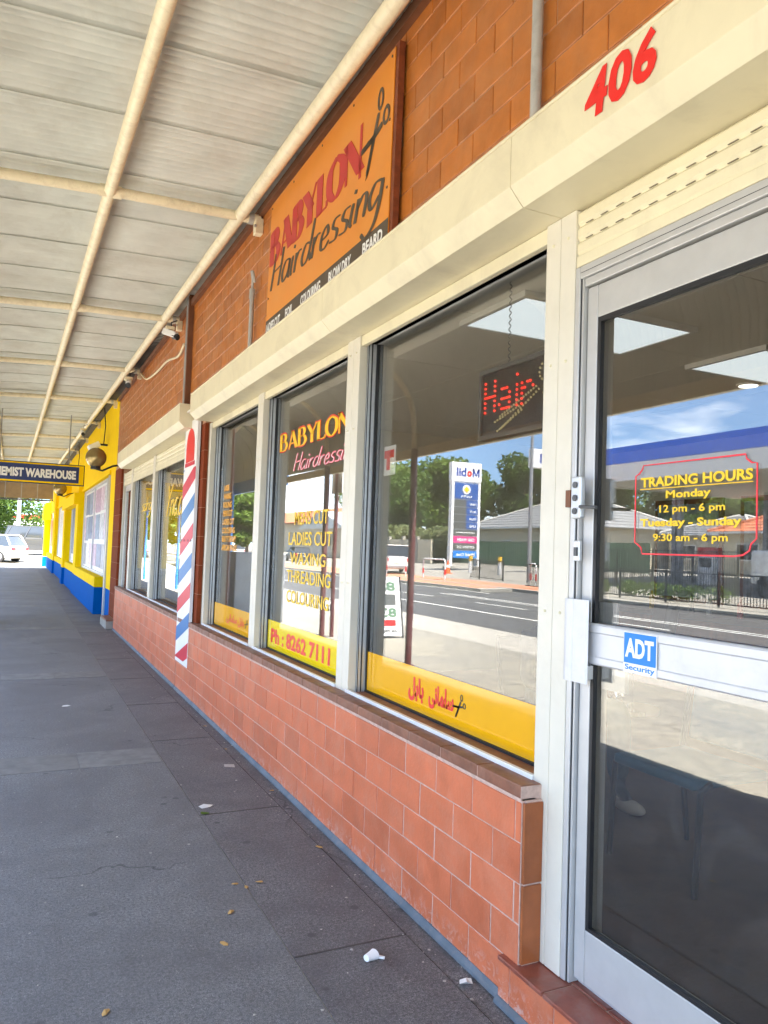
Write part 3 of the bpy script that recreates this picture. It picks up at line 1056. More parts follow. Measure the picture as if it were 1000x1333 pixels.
# ================================================================== WINDOWS
def window(label, ya, yb, z0=.785, z1=2.80, film=None, film_top=1.015):
    """ya near edge, yb far edge"""
    t = thing('shop_window', label, 'window', (GX, (ya + yb) / 2, z0), 'windows of the shopfront')
    oy = (ya + yb) / 2

    def P(mb, name, mat, **k):
        o = mb.build(name, mat, None, **k)
        o.parent = t
        o.matrix_parent_inverse = Matrix.Translation((-GX, -oy, -z0))
        return o
    P(B(GX, GX + .006, ya + .01, yb - .03, z0 + .0, z1), 'pane', 'glass')
    P(B(1.802, GX + .03, yb - .030, yb + .004, z0 - .02, z1 + .03), 'jamb', 'alu', bevel=.003)
    P(B(1.822, 1.828, yb - .036, yb - .031, z0 - .02, z1 + .03), 'seal', 'seal')
    P(B(1.802, 1.806, yb - .034, yb - .030, z0 - .02, z1 + .03), 'seal', 'seal')
    P(B(GX - .010, GX + .03, yb - .044, yb - .037, z0, z1), 'bead', 'seal')
    P(B(1.802, GX + .03, ya - .01, ya + .012, z0 - .02, z1 + .03), 'jamb', 'alu', bevel=.003)
    P(B(1.805, GX + .05, ya + .012, yb - .036, z1, z1 + .10), 'head', 'alu')
    P(B(1.742, 1.762, ya - .0, yb, z0 - .005, z0 + .014), 'sill_bar', 'alu_white', bevel=.002)
    P(B(1.762, GX - .001, ya + .012, yb - .036, z0 - .02, z0 + .001), 'sill', 'sill_tile')
    P(B(GX + .007, GX + .1, ya + .012, yb - .03, z0 - .02, z0 + .002), 'sill', 'sill_tile')
    P(B(GX - .012, GX, ya + .012, yb - .037, z0 + .001, z0 + .012), 'bead', 'seal')
    if film:
        P(B(GX - .0014, GX - .0004, ya + .013, yb - .045, z0 + .013, film_top), 'film', film)

    def T(body, yl, yr, za, zb, mat, X=GX - .0022, **k):
        o = wall_text(body, X, yl * 1.012, yr * 1.012, za - .004, zb - .002, mat, None, t=.0006, **k)
        o.parent = t
        o.matrix_parent_inverse = Matrix.Translation((-GX, -oy, -z0))
        return o
    return t, T


# text must lie on the street side of the film: film back at GX+.0075
LX = GX - .0028
wn3, T3 = window('large salon window with amber strip and short red Persian words, right of the other two', 2.319, 4.082, film='film_o')
# Persian lettering (glyphs written in visual order)
T3('\ufede\ufe91\ufe8e\ufe91', 3.48, 3.32, .845, .965, 'let_r', X=LX, bold=.045)
T3('\ufbfd\ufee7\ufe8e\ufee4\ufee0\ufeb3', 3.27, 3.035, .845, .96, 'let_r', X=LX, bold=.045)
T3('', 3.05, 2.93, .85, .96, 'let_k', X=LX, geom=scissors_geom())
wn2, T2 = window('salon window with yellow shop name, yellow service list and phone number strip', 4.246, 6.004, film='film_y')
T2('', 5.78, 4.34, 2.325, 2.50, 'let_r', X=GX - .0010, geom=display_geom('BABYLON', .24, .09))
T2('', 5.77, 4.35, 2.332, 2.49, 'let_y', X=LX, geom=display_geom('BABYLON', .19, .05))
T2('', 5.44, 4.22, 2.10, 2.30, 'let_pk', X=GX - .0010, geom=script_geom('Hairdressing', .13, .09))
T2('', 5.43, 4.23, 2.105, 2.295, 'let_w', X=LX, geom=script_geom('Hairdressing', .04, .02))
for (b, yl, yr, za, zb) in (('MENS CUT', 5.35, 4.68, 1.765, 1.86), ('LADIES CUT', 5.47, 4.60, 1.615, 1.71), ('WAXING', 5.42, 4.70, 1.475, 1.56),
                            ('THREADING', 5.48, 4.60, 1.34, 1.43), ('COLOURING', 5.47, 4.62, 1.19, 1.28)):
    T2(b, yl, yr, za, zb, 'let_y', X=LX, bold=.012)
T2('Ph : 8262 7111', 5.80, 4.56, .845, .96, 'let_r', X=LX, bold=.035)
wn1, T1 = window('narrow salon window nearest the barber pole board, with a small orange service list', 6.141, 7.84, film='film_o')
for i, (b, wd) in enumerate((('LASER', .22), ('WAXING', .30), ('FOILING', .34), ('MENS CUT', .38), ('LADIES CUT', .46), ('COLOURING', .5), ('BEAUTY THERAPY', .56), ('AFRICAN BRAIDS', .60))):
    z = 2.13 - i * .084
    T1(b, 7.52, 7.52 - wd * .95, z, z + .058, 'let_o', X=LX, bold=.03)
T1('\ufbfd\ufee7\ufe8e\ufee4\ufee0\ufeb3 \ufede\ufe91\ufe8e\ufe91', 7.2, 6.6, .86, .95, 'let_r', X=LX, bold=.02)
T1('', 6.58, 6.46, .87, .95, 'let_k', X=LX, geom=scissors_geom())
# second shop
v2b, T4 = window('near window of the second shop with yellow brush lettering', 9.101, 11.31)
T4('', 10.7, 9.3, 1.95, 2.38, 'let_y', geom=script_geom('Yiros', .11, .05) if False else script_geom('Ynaas', .1, .05))
v2a, T5 = window('far window of the second shop with yellow brush lettering', 11.471, 13.64)
T5('', 13.0, 11.7, 1.98, 2.32, 'let_y', geom=script_geom('sdrgie', .1, .05))

# ================================================================== DOOR
dr = thing('glass_door', 'silver framed glass shop door with trading hours and security sticker', 'door', (1.78, 1.55, .165))


def PD(mb, name, mat, parent=dr, **k):
    o = mb.build(name, mat, None, **k)
    o.parent = parent
    o.matrix_parent_inverse = Matrix.Translation((-1.78, -1.55, -.165))
    return o


DX = 1.775
fr = thing('door_frame', 'silver aluminium frame around the glass door', 'door frame', (1.78, 2.1, .165))


def PF(mb, name, mat, **k):
    o = mb.build(name, mat, None, **k)
    o.parent = fr
    o.matrix_parent_inverse = Matrix.Translation((-1.78, -2.1, -.165))
    return o


PF(B(1.752, 1.90, 2.124, 2.1485, .165, 2.625), 'jamb', 'alu_door', bevel=.003)
PF(B(1.760, 1.90, 2.111, 2.1235, .165, 2.60), 'stop', 'alu_door')
PF(B(1.757, 1.761, 2.120, 2.1238, .165, 2.60), 'seal', 'seal')
PF(B(1.752, 1.90, .9, 2.1235, 2.58, 2.625), 'head', 'alu_door', bevel=.003)
PF(B(1.762, 1.90, .9, 2.110, 2.55, 2.579), 'stop', 'alu_door', bevel=.003)
PF(B(1.751, 1.7525, .9, 2.12, 2.600, 2.6015), 'seal', 'seal')
PF(B(1.745, 1.90, .86, .90, .165, 2.62), 'jamb', 'alu_door', bevel=.003)
PF(B(1.80, 1.92, .86, 2.110, .163, .172), 'threshold', 'alu')
# leaf
PD(B(DX, DX + .045, 2.056, 2.107, .185, 2.545), 'stile', 'alu_door', bevel=.003)
PD(B(DX, DX + .045, .905, .985, .185, 2.545), 'stile', 'alu_door', bevel=.003)
PD(B(DX + .001, DX + .044, .986, 2.055, .185, .36), 'bottom_rail', 'alu_door', bevel=.003)
PD(B(DX + .001, DX + .044, .986, 2.055, 2.43, 2.544), 'top_rail', 'alu_door', bevel=.003)
PD(B(DX + .02, DX + .026, .986, 2.055, .361, 2.429), 'pane', 'glass_door')
sl = MB()
sl.box(DX + .002, DX + .019, 2.040, 2.054, .361, 2.429).box(DX + .002, DX + .019, .986, 1.0, .361, 2.429)
sl.box(DX + .002, DX + .019, 1.0, 2.040, 2.412, 2.429).box(DX + .002, DX + .019, 1.0, 2.040, .361, .372)
PD(sl, 'seal', 'seal')
mr = MB()
mr.prism([(DX - .004, 1.24), (DX - .010, 1.246), (DX - .010, 1.266), (DX - .006, 1.27), (DX - .006, 1.345), (DX - .010, 1.35), (DX - .010, 1.372), (DX - .004, 1.378),
          (DX + .018, 1.378), (DX + .018, 1.24)], 'y', 1.0, 2.075)
mrail = PD(mr, 'mid_rail', 'door_white')
# weathered pull plate
hp = MB()
hp.prism([(DX - .04, 2.145), (DX - .044, 2.13), (DX - .044, 2.11), (DX - .038, 2.105), (DX - .038, 2.035), (DX - .032, 2.03), (DX - .028, 2.035), (DX - .028, 2.145)], 'z', 1.175, 1.455)
PD(hp, 'pull_plate', 'door_white')
PD(B(DX - .028, DX, 2.04, 2.08, 1.19, 1.235), 'plate_bracket', 'alu')
PD(B(DX + .028, DX + .034, 1.96, 2.05, 1.38, 1.45), 'inner_plate', 'grey')
PD(B(DX + .028, DX + .045, 1.92, 2.03, 1.16, 1.25), 'inner_plate', 'grey')
hk = MB().tube([(DX + .05, 1.985, 1.22), (DX + .05, 1.96, 1.215), (DX + .05, 1.945, 1.19), (DX + .05, 1.95, 1.15), (DX + .05, 1.975, 1.14), (DX + .05, 1.985, 1.16)], .006, 8)
PD(hk, 'hook', 'chrome')
# security sticker
stk = PD(B(DX - .0125, DX - .0105, 1.745, 1.885, 1.242, 1.368), 'sticker', 'white_clean')
stb = PD(B(DX - .0140, DX - .0126, 1.748, 1.882, 1.272, 1.366), 'logo_square', 'panel_b')
lb = bpy.data.materials.new('sticker blue'); lb.use_nodes = True
lb.node_tree.nodes['Principled BSDF'].inputs['Base Color'].default_value = (0.01, 0.20, 0.66, 1)
K['sticker_blue'] = lb
stb.data.materials[0] = lb


def TD(body, yl, yr, za, zb, mat, X=DX + .0185, **k):
    o = wall_text(body, X, yl, yr, za, zb, mat, None, t=.0006, **k)
    o.parent = dr
    o.matrix_parent_inverse = Matrix.Translation((-1.78, -1.55, -.165))
    return o


TD('ADT', 1.876, 1.756, 1.290, 1.350, 'let_w', X=DX - .0142, bold=.04)
TD('Security', 1.878, 1.752, 1.246, 1.268, 'sticker_blue', X=DX - .0127, bold=.02)
TD('TRADING HOURS', 1.855, 1.44, 1.826, 1.858, 'let_y', bold=.035)
TD('Monday', 1.75, 1.58, 1.781, 1.812, 'let_y', bold=.03)
TD('12 pm - 6 pm', 1.775, 1.53, 1.738, 1.768, 'let_y', bold=.02)
TD('Tuesday - Sunday', 1.855, 1.475, 1.695, 1.727, 'let_y', bold=.035)
TD('9:30 am - 6 pm', 1.80, 1.52, 1.650, 1.680, 'let_y', bold=.02)
PD(B(DX + .0175, DX + .0185, 1.44, 1.857, 1.819, 1.822), 'underline', 'let_y')
bd = [(1.845, 1.897), (1.465, 1.897), (1.462, 1.885), (1.445, 1.872), (1.428, 1.870), (1.428, 1.665), (1.445, 1.650), (1.45, 1.632), (1.47, 1.620), (1.50, 1.616),
      (1.845, 1.616), (1.85, 1.635), (1.868, 1.648), (1.878, 1.652), (1.878, 1.865), (1.862, 1.872), (1.85, 1.885), (1.845, 1.897)]
v_, f_ = ribbons([[(-a, b) for a, b in bd]], .0048, .0048, smooth=False)
P_, F_ = solidify(v_, f_, (DX + .018, 0, 0), (0, -1, 0), (0, 0, 1), (-1, 0, 0), -.001)
P_ = [(p[0], -(-p[1]), p[2]) for p in P_]
me = bpy.data.meshes.new('border'); me.from_pydata([tuple(p) for p in P_], [], F_); me.materials.append(K['let_bd'])
for v in me.vertices: v.co.y = v.co.y
o = bpy.data.objects.new('border', me); COL.objects.link(o); o.parent = dr
o.matrix_parent_inverse = Matrix.Translation((-1.78, -1.55, -.165))
# locks on the jamb
lk = thing('door_lock', 'silver surface bolt lock on the door frame at eye level', 'lock', (1.735, 2.082, 1.8))
B(-.015, .009, -.022, .028, -.07, .075).build('body', 'alu', lk, bevel=.006)
for z in (-.045, 0.0, .045):
    MB().tube([(-.02, 0.003, z), (-.010, 0.003, z)], .011, 14).build('screw', 'grey_dk', lk)
B(-.012, .006, .034, .06, -.03, .03).build('strike', 'batten', lk, bevel=.002)
MB().tube([(-.012, -.018, -.03), (-.012, -.10, -.035)], .006, 10).build('rod', 'grey_dk', lk)
lk2 = thing('lower_catch', 'small silver catch on the door frame below the bolt lock', 'latch', (1.742, 2.085, 1.62))
B(-.01, .004, -.012, .018, -.035, .035).build('plate', 'alu', lk2, bevel=.003)
B(-.016, -.010, -.004, .010, -.018, .012).build('catch', 'grey_dk', lk2)

# ================================================================== SALON SIGN
sg = thing('salon_sign', 'orange salon name board with scissors and brown services strip, leaning on the shutter box', 'sign', (1.658, 4.605, 3.135))
sg.rotation_euler = (0, .008, 0)
sg.scale = (.55, 1.03, 1.045)
B(0, .012, -1.03, 1.07, 0.0, 1.065).build('face', 'sign_o', sg, bevel=.002)
fm = MB().box(.012, .075, -1.065, -1.03, 0, 1.08).box(.012, .075, 1.07, 1.09, 0, 1.08).box(.012, .075, -1.03, 1.07, 1.065, 1.08)
fm.build('timber_frame', 'timber', sg)
B(-.0015, -.0003, -1.03, 1.07, 0.0, .185).build('strip', 'sign_brn', sg)


def TS(body, yl, yr, za, zb, mat, **k):
    o = wall_text(body, -.004, yl, yr, za, zb, mat, sg, t=.002, **k)
    return o


TS('', 1.045, -.70, .55, .855, 'sign_r', geom=display_geom('BABYLON', .31, .06))
TS('', 1.0, -.97, .20, .585, 'sign_brn', geom=script_geom('Hairdressing', .11, .045, .22), warp=lambda a, b: (a, b + .06 - .05 * a))
TS('', -.62, -1.0, .50, .93, 'sign_brn', geom=scissors_geom())
for (b, yl, yr) in (('LADIES CUT', 1.05, .72), ('FOIL', .60, .44), ('COLOURING', .28, -.08), ('BLOW DRY', -.22, -.56), ('BEARD', -.72, -.97)):
    TS(b, yl, yr, .088, .155, 'let_w', bold=.03)
m = MB()
for y in (-1.0, -.5, 0, .55, 1.04):
    for z in (1.03,): m.sphere((-.002, y, z), .008, 8, 4)
for z in (.35, .7):
    m.sphere((-.002, -1.0, z), .008, 8, 4); m.sphere((-.002, 1.04, z), .008, 8, 4)
m.build('screw', 'sign_brn', sg)['kind'] = 'stuff'

# ================================================================== BARBER POLE BOARD
bp = thing('barber_pole_board', 'tall flat board painted as a red white and blue barber pole', 'sign', (1.66, 8.38, .31))
bp.scale = (1, 1.037, 1.037)
B(0, .035, -.31, .31, 0, 2.52).build('board', 'white', bp, bevel=.003)
# diagonal stripes clipped to the board
def clip_poly(poly, z0, z1):
    for (s, lim) in ((1, z0), (-1, z1)):
        outp = []
        for i in range(len(poly)):
            a = poly[i]; b = poly[(i + 1) % len(poly)]
            ia = s * (a[1] - lim) >= 0; ib = s * (b[1] - lim) >= 0
            if ia: outp.append(a)
            if ia != ib:
                t = (lim - a[1]) / (b[1] - a[1])
                outp.append((a[0] + t * (b[0] - a[0]), lim))
        poly = outp
        if not poly: return []
    return poly
cols = ['barb_red', 'wood_blue']
ww = .27
for i in range(-2, 9):
    zb = -.10 + i * .30
    poly = [(.309, zb), (-.309, zb + .20), (-.309, zb + .20 + .15), (.309, zb + .15)]
    poly = clip_poly(poly, .04, 2.02)
    if len(poly) > 2:
        MB().prism(poly, 'x', -.0025, -.0005).build('stripe', cols[i % 2], bp)
dome = [(.20, 2.09)] + [(.20 * math.cos(t * PI / 12), 2.24 + .20 * math.sin(t * PI / 12)) for t in range(0, 13)] + [(-.20, 2.09)]
MB().prism(dome, 'x', -.004, -.001).build('painted_dome', 'let_r', bp)
B(-.004, -.001, -.24, .24, 2.045, 2.085).build('painted_collar', 'barb_red', bp)
m = MB()
for y in (-.24, -.1, .1, .24): m.tube([(-.006, y, 1.27), (-.001, y, 1.27)], .012, 10)
m.build('bolt', 'black', bp)

# tiled piers
pr = thing('tiled_pier', 'dark red tiled pier beside the barber pole board', 'pier', (1.705, 8.1, .785))
for i in range(7):
    z = i * .297
    B(0, .04, 7.915 - 8.1, 8.92 - 8.1, z, min(z + .292, 2.06)).build('tile', 'pier_tile', pr, bevel=.002)
B(.006, .2, 7.922 - 8.1, 8.915 - 8.1, -.02, 2.30).build('core', 'grout_up', pr)
pr2 = thing('tiled_pier', 'dark red tiled pier between the second shop and the yellow shop', 'pier', (1.705, 15.2, .0))
for i in range(10):
    z = i * .297
    B(0, .04, 14.86 - 15.2, 15.82 - 15.2, z, z + .292).build('tile', 'pier_tile', pr2, bevel=.002)
B(.006, .2, 14.866 - 15.2, 15.814 - 15.2, 0, 3.02).build('core', 'grout_up', pr2)
# door of second shop
d2 = thing('glass_door', 'narrow silver door at the far side of the second shop', 'door', (1.78, 14.2, .165))
B(0, .04, -.55, -.45, 0, 2.45).build('stile', 'alu_door', d2)
B(0, .04, .42, .52, 0, 2.45).build('stile', 'alu_door', d2)
B(0, .04, -.45, .42, 2.33, 2.45).build('top_rail', 'alu_door', d2)
B(0, .04, -.45, .42, 0, .2).build('bottom_rail', 'alu_door', d2)
B(.015, .02, -.45, .42, .2, 2.33).build('pane', 'glass', d2)
B(-.03, 0, -.49, -.46, .85, 1.1).build('handle', 'white', d2)
st2 = thing('door_step', 'pale concrete step at the door beyond the second shop', 'step', (1.6, 14.7, 0))
B(-.06, .2, -.05, .95, 0, .14).build('slab', 'conc', st2, bevel=.01)
B(-.05, .2, -.04, .94, .141, .165).build('top_tile', 'sill_tile', st2, bevel=.004)

# ================================================================== PIPES on upper wall
t = thing('conduit_pipe', 'grey conduit rising up the brick wall above the number 406', 'pipe', (1.69, 2.33, 3.1))
MB().tube([(0, 0, 0), (0, 0, 1.9)], .021, 14).build('pipe', 'pipe_g', t, smooth=True)
B(.0, .03, -.03, .03, 1.3, 1.32).build('saddle', 'pipe_g', t)
t = thing('vent_pipe', 'short grey pipe with hooked end on the brick wall left of the orange sign', 'pipe', (1.68, 6.22, 3.1))
MB().tube([(0, 0, 0), (0, 0, .60)], .02, 12).build('pipe', 'pipe_g', t, smooth=True)
MB().tube([(0, 0, .56), (0, 0, .64)], .026, 12).build('collar', 'pipe_g', t)
MB().tube([(0, 0, .64), (0, 0, .72), (-.02, -.03, .78), (-.02, -.06, .77), (-.01, -.07, .72), (.0, -.06, .68)], .012, 8).build('hook', 'pipe_g', t, smooth=True)
t = thing('downpipe', 'square grey downpipe on the brick wall above the barber pole board', 'pipe', (1.66, 8.95, 3.12))
B(0, .06, -.05, .05, 0, 1.35).build('pipe', 'grey', t, bevel=.006)
B(.0, .06, -.10, -.052, 0, 1.35).build('channel', 'batten', t)
t = thing('wall_batten', 'brown timber batten along the top of the brick wall under the verandah', 'batten', (1.70, 6, 4.33))
MB().prism([(-.02, -5.7), (.02, -5.7), (.02, 9.8), (-.02, 9.8)], 'z', .0, .07).build('board', 'batten', t)

# ================================================================== VERANDAH
ver = thing('verandah', 'long verandah of corrugated sheets on cream tubes over the footpath', 'verandah', (1.7, 5, 0))
VO = Vector((1.7, 5, 0))


def PV(mb, name, mat, **k):
    o = mb.build(name, mat, None, **k)
    o.parent = ver
    o.matrix_parent_inverse = Matrix.Translation(-VO)
    return o


# sheet profile in x,z (wall -> street, then bullnose)
sp = [(1.74, 4.40), (1.2, 4.385), (.5, 4.36), (-.2, 4.325), (-.42, 4.30)]
cxc, czc, rr_ = -.42, 3.32, .98
for i in range(1, 9):
    a = math.radians(90 + i * 10.2)
    sp.append((cxc + rr_ * math.cos(a), czc + rr_ * math.sin(a)))
sp.append((sp[-1][0] - .003, 2.97))
SW = 0.862
NC = 11
m = MB()
nseg = NC * 6
for k in range(nseg + 1):
    y = SW * 1.03 * k / nseg
    h = .018 * math.cos(2 * PI * k / 6)
    for (x, z), i in zip(sp, range(len(sp))):
        a = sp[max(i - 1, 0)]; b = sp[min(i + 1, len(sp) - 1)]
        dx, dz = b[0] - a[0], b[1] - a[1]
        L = math.hypot(dx, dz)
        nx, nz_ = dz / L, -dx / L
        m.v.append((x - nx * h, y, z - nz_ * h))
ns = len(sp)
for k in range(nseg):
    for i in range(ns - 1):
        m.f.append((k * ns + i, k * ns + i + 1, (k + 1) * ns + i + 1, (k + 1) * ns + i))
shm = m.mesh('roof_sheet', 'sheet', smooth=True)
k = 0
y = -6.0
while y < Y1 - .3:
    o = bpy.data.objects.new('roof_sheet', shm)
    COL.objects.link(o)
    o.parent = ver
    o.matrix_parent_inverse = Matrix.Translation(-VO)
    o.location = (random.uniform(-.004, .004), y, cz(y) + .03)
    o.rotation_euler = (math.radians(.42) , 0, 0)
    y += SW
    k += 1
# longitudinal tubes
def line_tube(x0, z0, drift, r):
    pts = [(x0 + drift * (y - 5), y, z0 + cz(y)) for y in (-6, 5, 20, 44)]
    PV(MB().tube(pts, r, 16), 'purlin_tube', 'tube', smooth=True)


line_tube(1.535, 4.30, -.005, .05)
line_tube(.522, 4.26, -.008, .045)
line_tube(-.50, 4.21, -.003, .045)
bays = [-3.7, -.35, 2.9, 6.15, 9.58, 12.95, 16.3, 19.7, 23.2, 26.8, 30.4, 34.0, 37.6, 41.2]
for y in bays:
    dz = cz(y)
    pts = [(1.70, y, 4.30 + dz), (.5, y, 4.265 + dz), (-.36, y, 4.215 + dz)]
    for i in range(1, 9):
        a = math.radians(90 + i * 11.25)
        pts.append((-.36 + .92 * math.cos(a), y, 4.215 - .92 + .92 * math.sin(a) + dz))
    pts.append((-1.30, y, 3.0 + dz))
    PV(MB().tube(pts, .040, 12), 'cross_tube', 'tube', smooth=True)
    PV(MB().tube([(.44, y, 4.262 + dz), (.60, y, 4.267 + dz)], .047, 12), 'sleeve', 'tube', smooth=True)
    PV(MB().tube([(1.60, y, 4.297 + dz), (1.64, y, 4.298 + dz)], .05, 12), 'collar', 'pipe_g', smooth=True)
    PV(MB().tube([(1.64, y - .055, 4.22 + dz), (1.655, y - .055, 4.22 + dz)], .012, 6), 'bolt', 'pipe_g')
    PV(B(1.655, 1.72, y - .04, y + .04, 4.17 + dz, 4.30 + dz), 'wall_plate', 'tube', bevel=.004)
    pm = 'maroon' if y < 15 else 'postblue'
    PV(MB().tube([(-1.30, y, 3.0 + dz), (-1.31, y, -.01)], .048, 16), 'post', pm, smooth=True)
    PV(MB().tube([(-1.31, y, -.01), (-1.31, y, .012)], .09, 16), 'post_foot', 'maroon' if y < 15 else 'postblue')
# street edge angle
PV(MB().prism([(-1.40, 2.93), (-1.34, 2.93), (-1.34, 3.06), (-1.40, 3.06)], 'y', -6, 15.5), 'edge_trim', 'tube')
PV(MB().prism([(-1.42, 2.90), (-1.36, 2.90), (-1.36, 3.2), (-1.42, 3.2)], 'y', 15.5, 44), 'edge_trim', 'postblue')
PV(B(1.58, 1.74, -6, 44, 4.47, 4.50), 'flashing', 'darkgap')
# end fascia panels
for i, x in enumerate((-1.36, -.6, .16, .92)):
    PV(B(x + .01, x + .75, Y1 - .03, Y1, 3.62, 4.95), 'end_panel', 'fascia_b')
for x in (-1.36, -.6, .16, .92, 1.67):
    PV(B(x - .025, x + .025, Y1 - .06, Y1 - .031, 3.60, 4.95), 'end_mullion', 'pipe_g')
PV(B(-1.4, 1.7, Y1 - .08, Y1 + .02, 3.52, 3.60), 'end_trim', 'grey_dk')
# extra street sign pole beside a post
t = thing('sign_pole', 'maroon sign pole standing right beside a verandah post', 'pole', (-1.52, 13.0, 0))
MB().tube([(0, 0, 0), (0, 0, 3.4)], .038, 12).build('pole', 'maroon', t, smooth=True)
B(-.02, .0, -.25, .25, 2.6, 3.0).build('plate', 'white', t)
wall_text('LOADING', -.022, .2, -.2, 2.75, 2.83, 'let_k', t)

# ================================================================== cameras & cables under the verandah
def cctv(label, loc, yaw, sc=1.0):
    t = thing('security_camera', label, 'security camera', loc, 'security cameras under the verandah')
    B(-.05 * sc, .05 * sc, -.02, .1 * sc, .06 * sc, .10 * sc).build('bracket', 'tube', t, bevel=.004)
    m = B(-.10 * sc, .10 * sc, -.035 * sc, .035 * sc, -.02 * sc, .055 * sc)
    b = m.build('housing', 'white_clean', t, bevel=.01)
    b.rotation_euler = (0, 0.35, yaw)
    l = MB().tube([(.06 * sc, 0, 0), (.125 * sc, 0, 0)], .036 * sc, 14).build('lens', 'black', t)
    l.rotation_euler = (0, 0.35, yaw)
    MB().tube([(0.02, .03 * sc, .08 * sc), (.02, .05 * sc, .16 * sc), (.09 * sc, .08 * sc, .2 * sc)], .008, 6).build('cable', 'black', t)
    return t


cctv('white bullet security camera on the wall above the second shop, nearer the orange sign', (1.50, 9.1, 4.02), math.radians(-50))
cctv('white security camera on the verandah tube at the corner of the yellow wall', (1.50, 12.75, 4.10), math.radians(-100), 1.15)
cctv('small white security camera box on the tube above the yellow shop', (1.30, 19.3, 4.10), math.radians(-90), 1.1)
t = thing('camera_cable', 'cream cable sagging along the brick wall between two security cameras', 'cable', (1.68, 10.9, 4.0))
pts = catmull([(9.15, 3.95), (9.5, 3.88), (10.3, 3.98), (11.2, 4.0), (12.1, 4.08), (12.7, 4.28)], 5)
MB().tube([(0, a - 10.9, b - 4.0) for a, b in pts], .014, 8).build('cable', 'tube', t, smooth=True)

# ================================================================== YELLOW SHOP
ys = thing('yellow_shop', 'bright yellow shop with cobalt blue base and recessed poster windows', 'building', (1.7, 30, 0))
YO = Vector((1.7, 30, 0))


def PY(mb, name, mat, **k):
    o = mb.build(name, mat, None, **k)
    o.parent = ys
    o.matrix_parent_inverse = Matrix.Translation(-YO)
    return o


PY(B(1.72, 2.2, 15.83, 16.75, .62, 5.2), 'wall', 'yellow')
PY(B(1.72, 2.2, 15.83, 16.75, 0, .619), 'base', 'blue')
PY(B(1.72, 2.2, 16.751, 48, 3.05, 5.2), 'wall', 'yellow')
PY(B(1.69, 2.2, 16.75, 48, 2.98, 3.049), 'lintel', 'yellow')
PY(B(1.95, 12, 47.6, 48, 0, 5.2), 'wall', 'yellow')
# doorway guide strips
PY(B(1.69, 1.76, 16.80, 16.90, .02, 2.95), 'shutter_guide', 'alu')
PY(B(1.70, 1.78, 16.97, 17.05, .02, 2.95), 'shutter_guide', 'grey')
PY(B(1.80, 2.2, 16.76, 17.6, .0, 2.97), 'door_panel', 'grey')
segs = [(17.65, 24.0, 1.58), (25.0, 29.5, 1.62), (30.4, 38.5, 1.66), (40.0, 47.6, 1.60)]
for i, (a, b, x) in enumerate(segs):
    PY(B(x, 2.2, a, b, 0, .58), 'base', 'blue', bevel=.004)
    PY(B(x, 2.2, a, b, .581, .80), 'sill', 'yellow', bevel=.004)
for (a, b, x) in ((24.0, 25.0, 1.60), (29.5, 30.4, 1.55), (38.5, 40.0, 1.60), (47.0, 48, 1.45)):
    PY(B(x, 2.2, a + .001, b - .001, .581, 3.6), 'pilaster', 'yellow')
    PY(B(x - .02, 2.2, a + .001, b - .001, 0, .58), 'base', 'blue')
PY(B(1.35, 1.72, 46.2, 48, 2.62, 3.4), 'bracket', 'yellow')
PY(B(1.48, 1.72, 24.0, 30.4, 2.62, 2.95), 'awning_box', 'yellow')
for wi, (a, b) in enumerate(((17.8, 23.9), (25.1, 29.4), (30.5, 38.4), (40.1, 46.9))):
    w = PY(B(1.80, 1.82, a, b, .80, 2.97), 'window', 'white')
    f = MB()
    for y in (a, (a + b) / 2, b): f.box(1.76, 1.80, y - .04, y + .04, .80, 2.97)
    f.box(1.76, 1.80, a, b, 2.9, 2.97).box(1.76, 1.80, a, b, .80, .86)
    PY(f, 'window_frame', 'alu')
# posters on the first window
rr2 = random.Random(3)
yy = 17.95
rows = [(2.25, 2.85), (1.55, 2.22), (.9, 1.5)]
for (za, zb) in rows:
    yy = 17.92
    while yy < 23.4:
        wdt = rr2.uniform(.5, 1.1)
        PY(B(1.793, 1.799, yy, min(yy + wdt, 23.8), za + rr2.uniform(0, .08), zb), 'poster', rr2.choice(list(pcol)))
        yy += wdt + rr2.uniform(.04, .12)
for (a, b) in ((25.6, 27.6), (27.8, 29.2), (31.5, 34), (34.4, 37.8), (41, 46)):
    PY(B(1.793, 1.799, a, b, 1.1, 2.7), 'poster', rr2.choice(list(pcol)))
# opening hours panel painted on the far wall
hp_ = PY(B(1.655, 1.659, 40.4, 43.5, 1.2, 2.5), 'hours_board', 'sign_o')

# hanging chemist sign
cs = thing('hanging_sign', 'long navy hanging sign with white words and yellow border under the verandah', 'sign', (.4, 18.6, 2.8))
B(-1.12, .94, .02, .14, 0, .47).build('case', 'black', cs, bevel=.004)
B(-1.10, .92, .012, .0195, .02, .45).build('border', 'yellow', cs)
B(-1.06, .82, .004, .0115, .055, .42).build('field', 'navy', cs)
letters('CHEMIST WAREHOUSE', (-1.0, .001, .13), (1, 0, 0), (0, 0, 1), 1.76, .20, 'let_w', cs, bold=.05)
for x in (-.8, .6): MB().tube([(x, .07, .47), (x, .07, 1.6)], .012, 8).build('hanger', 'grey', cs)

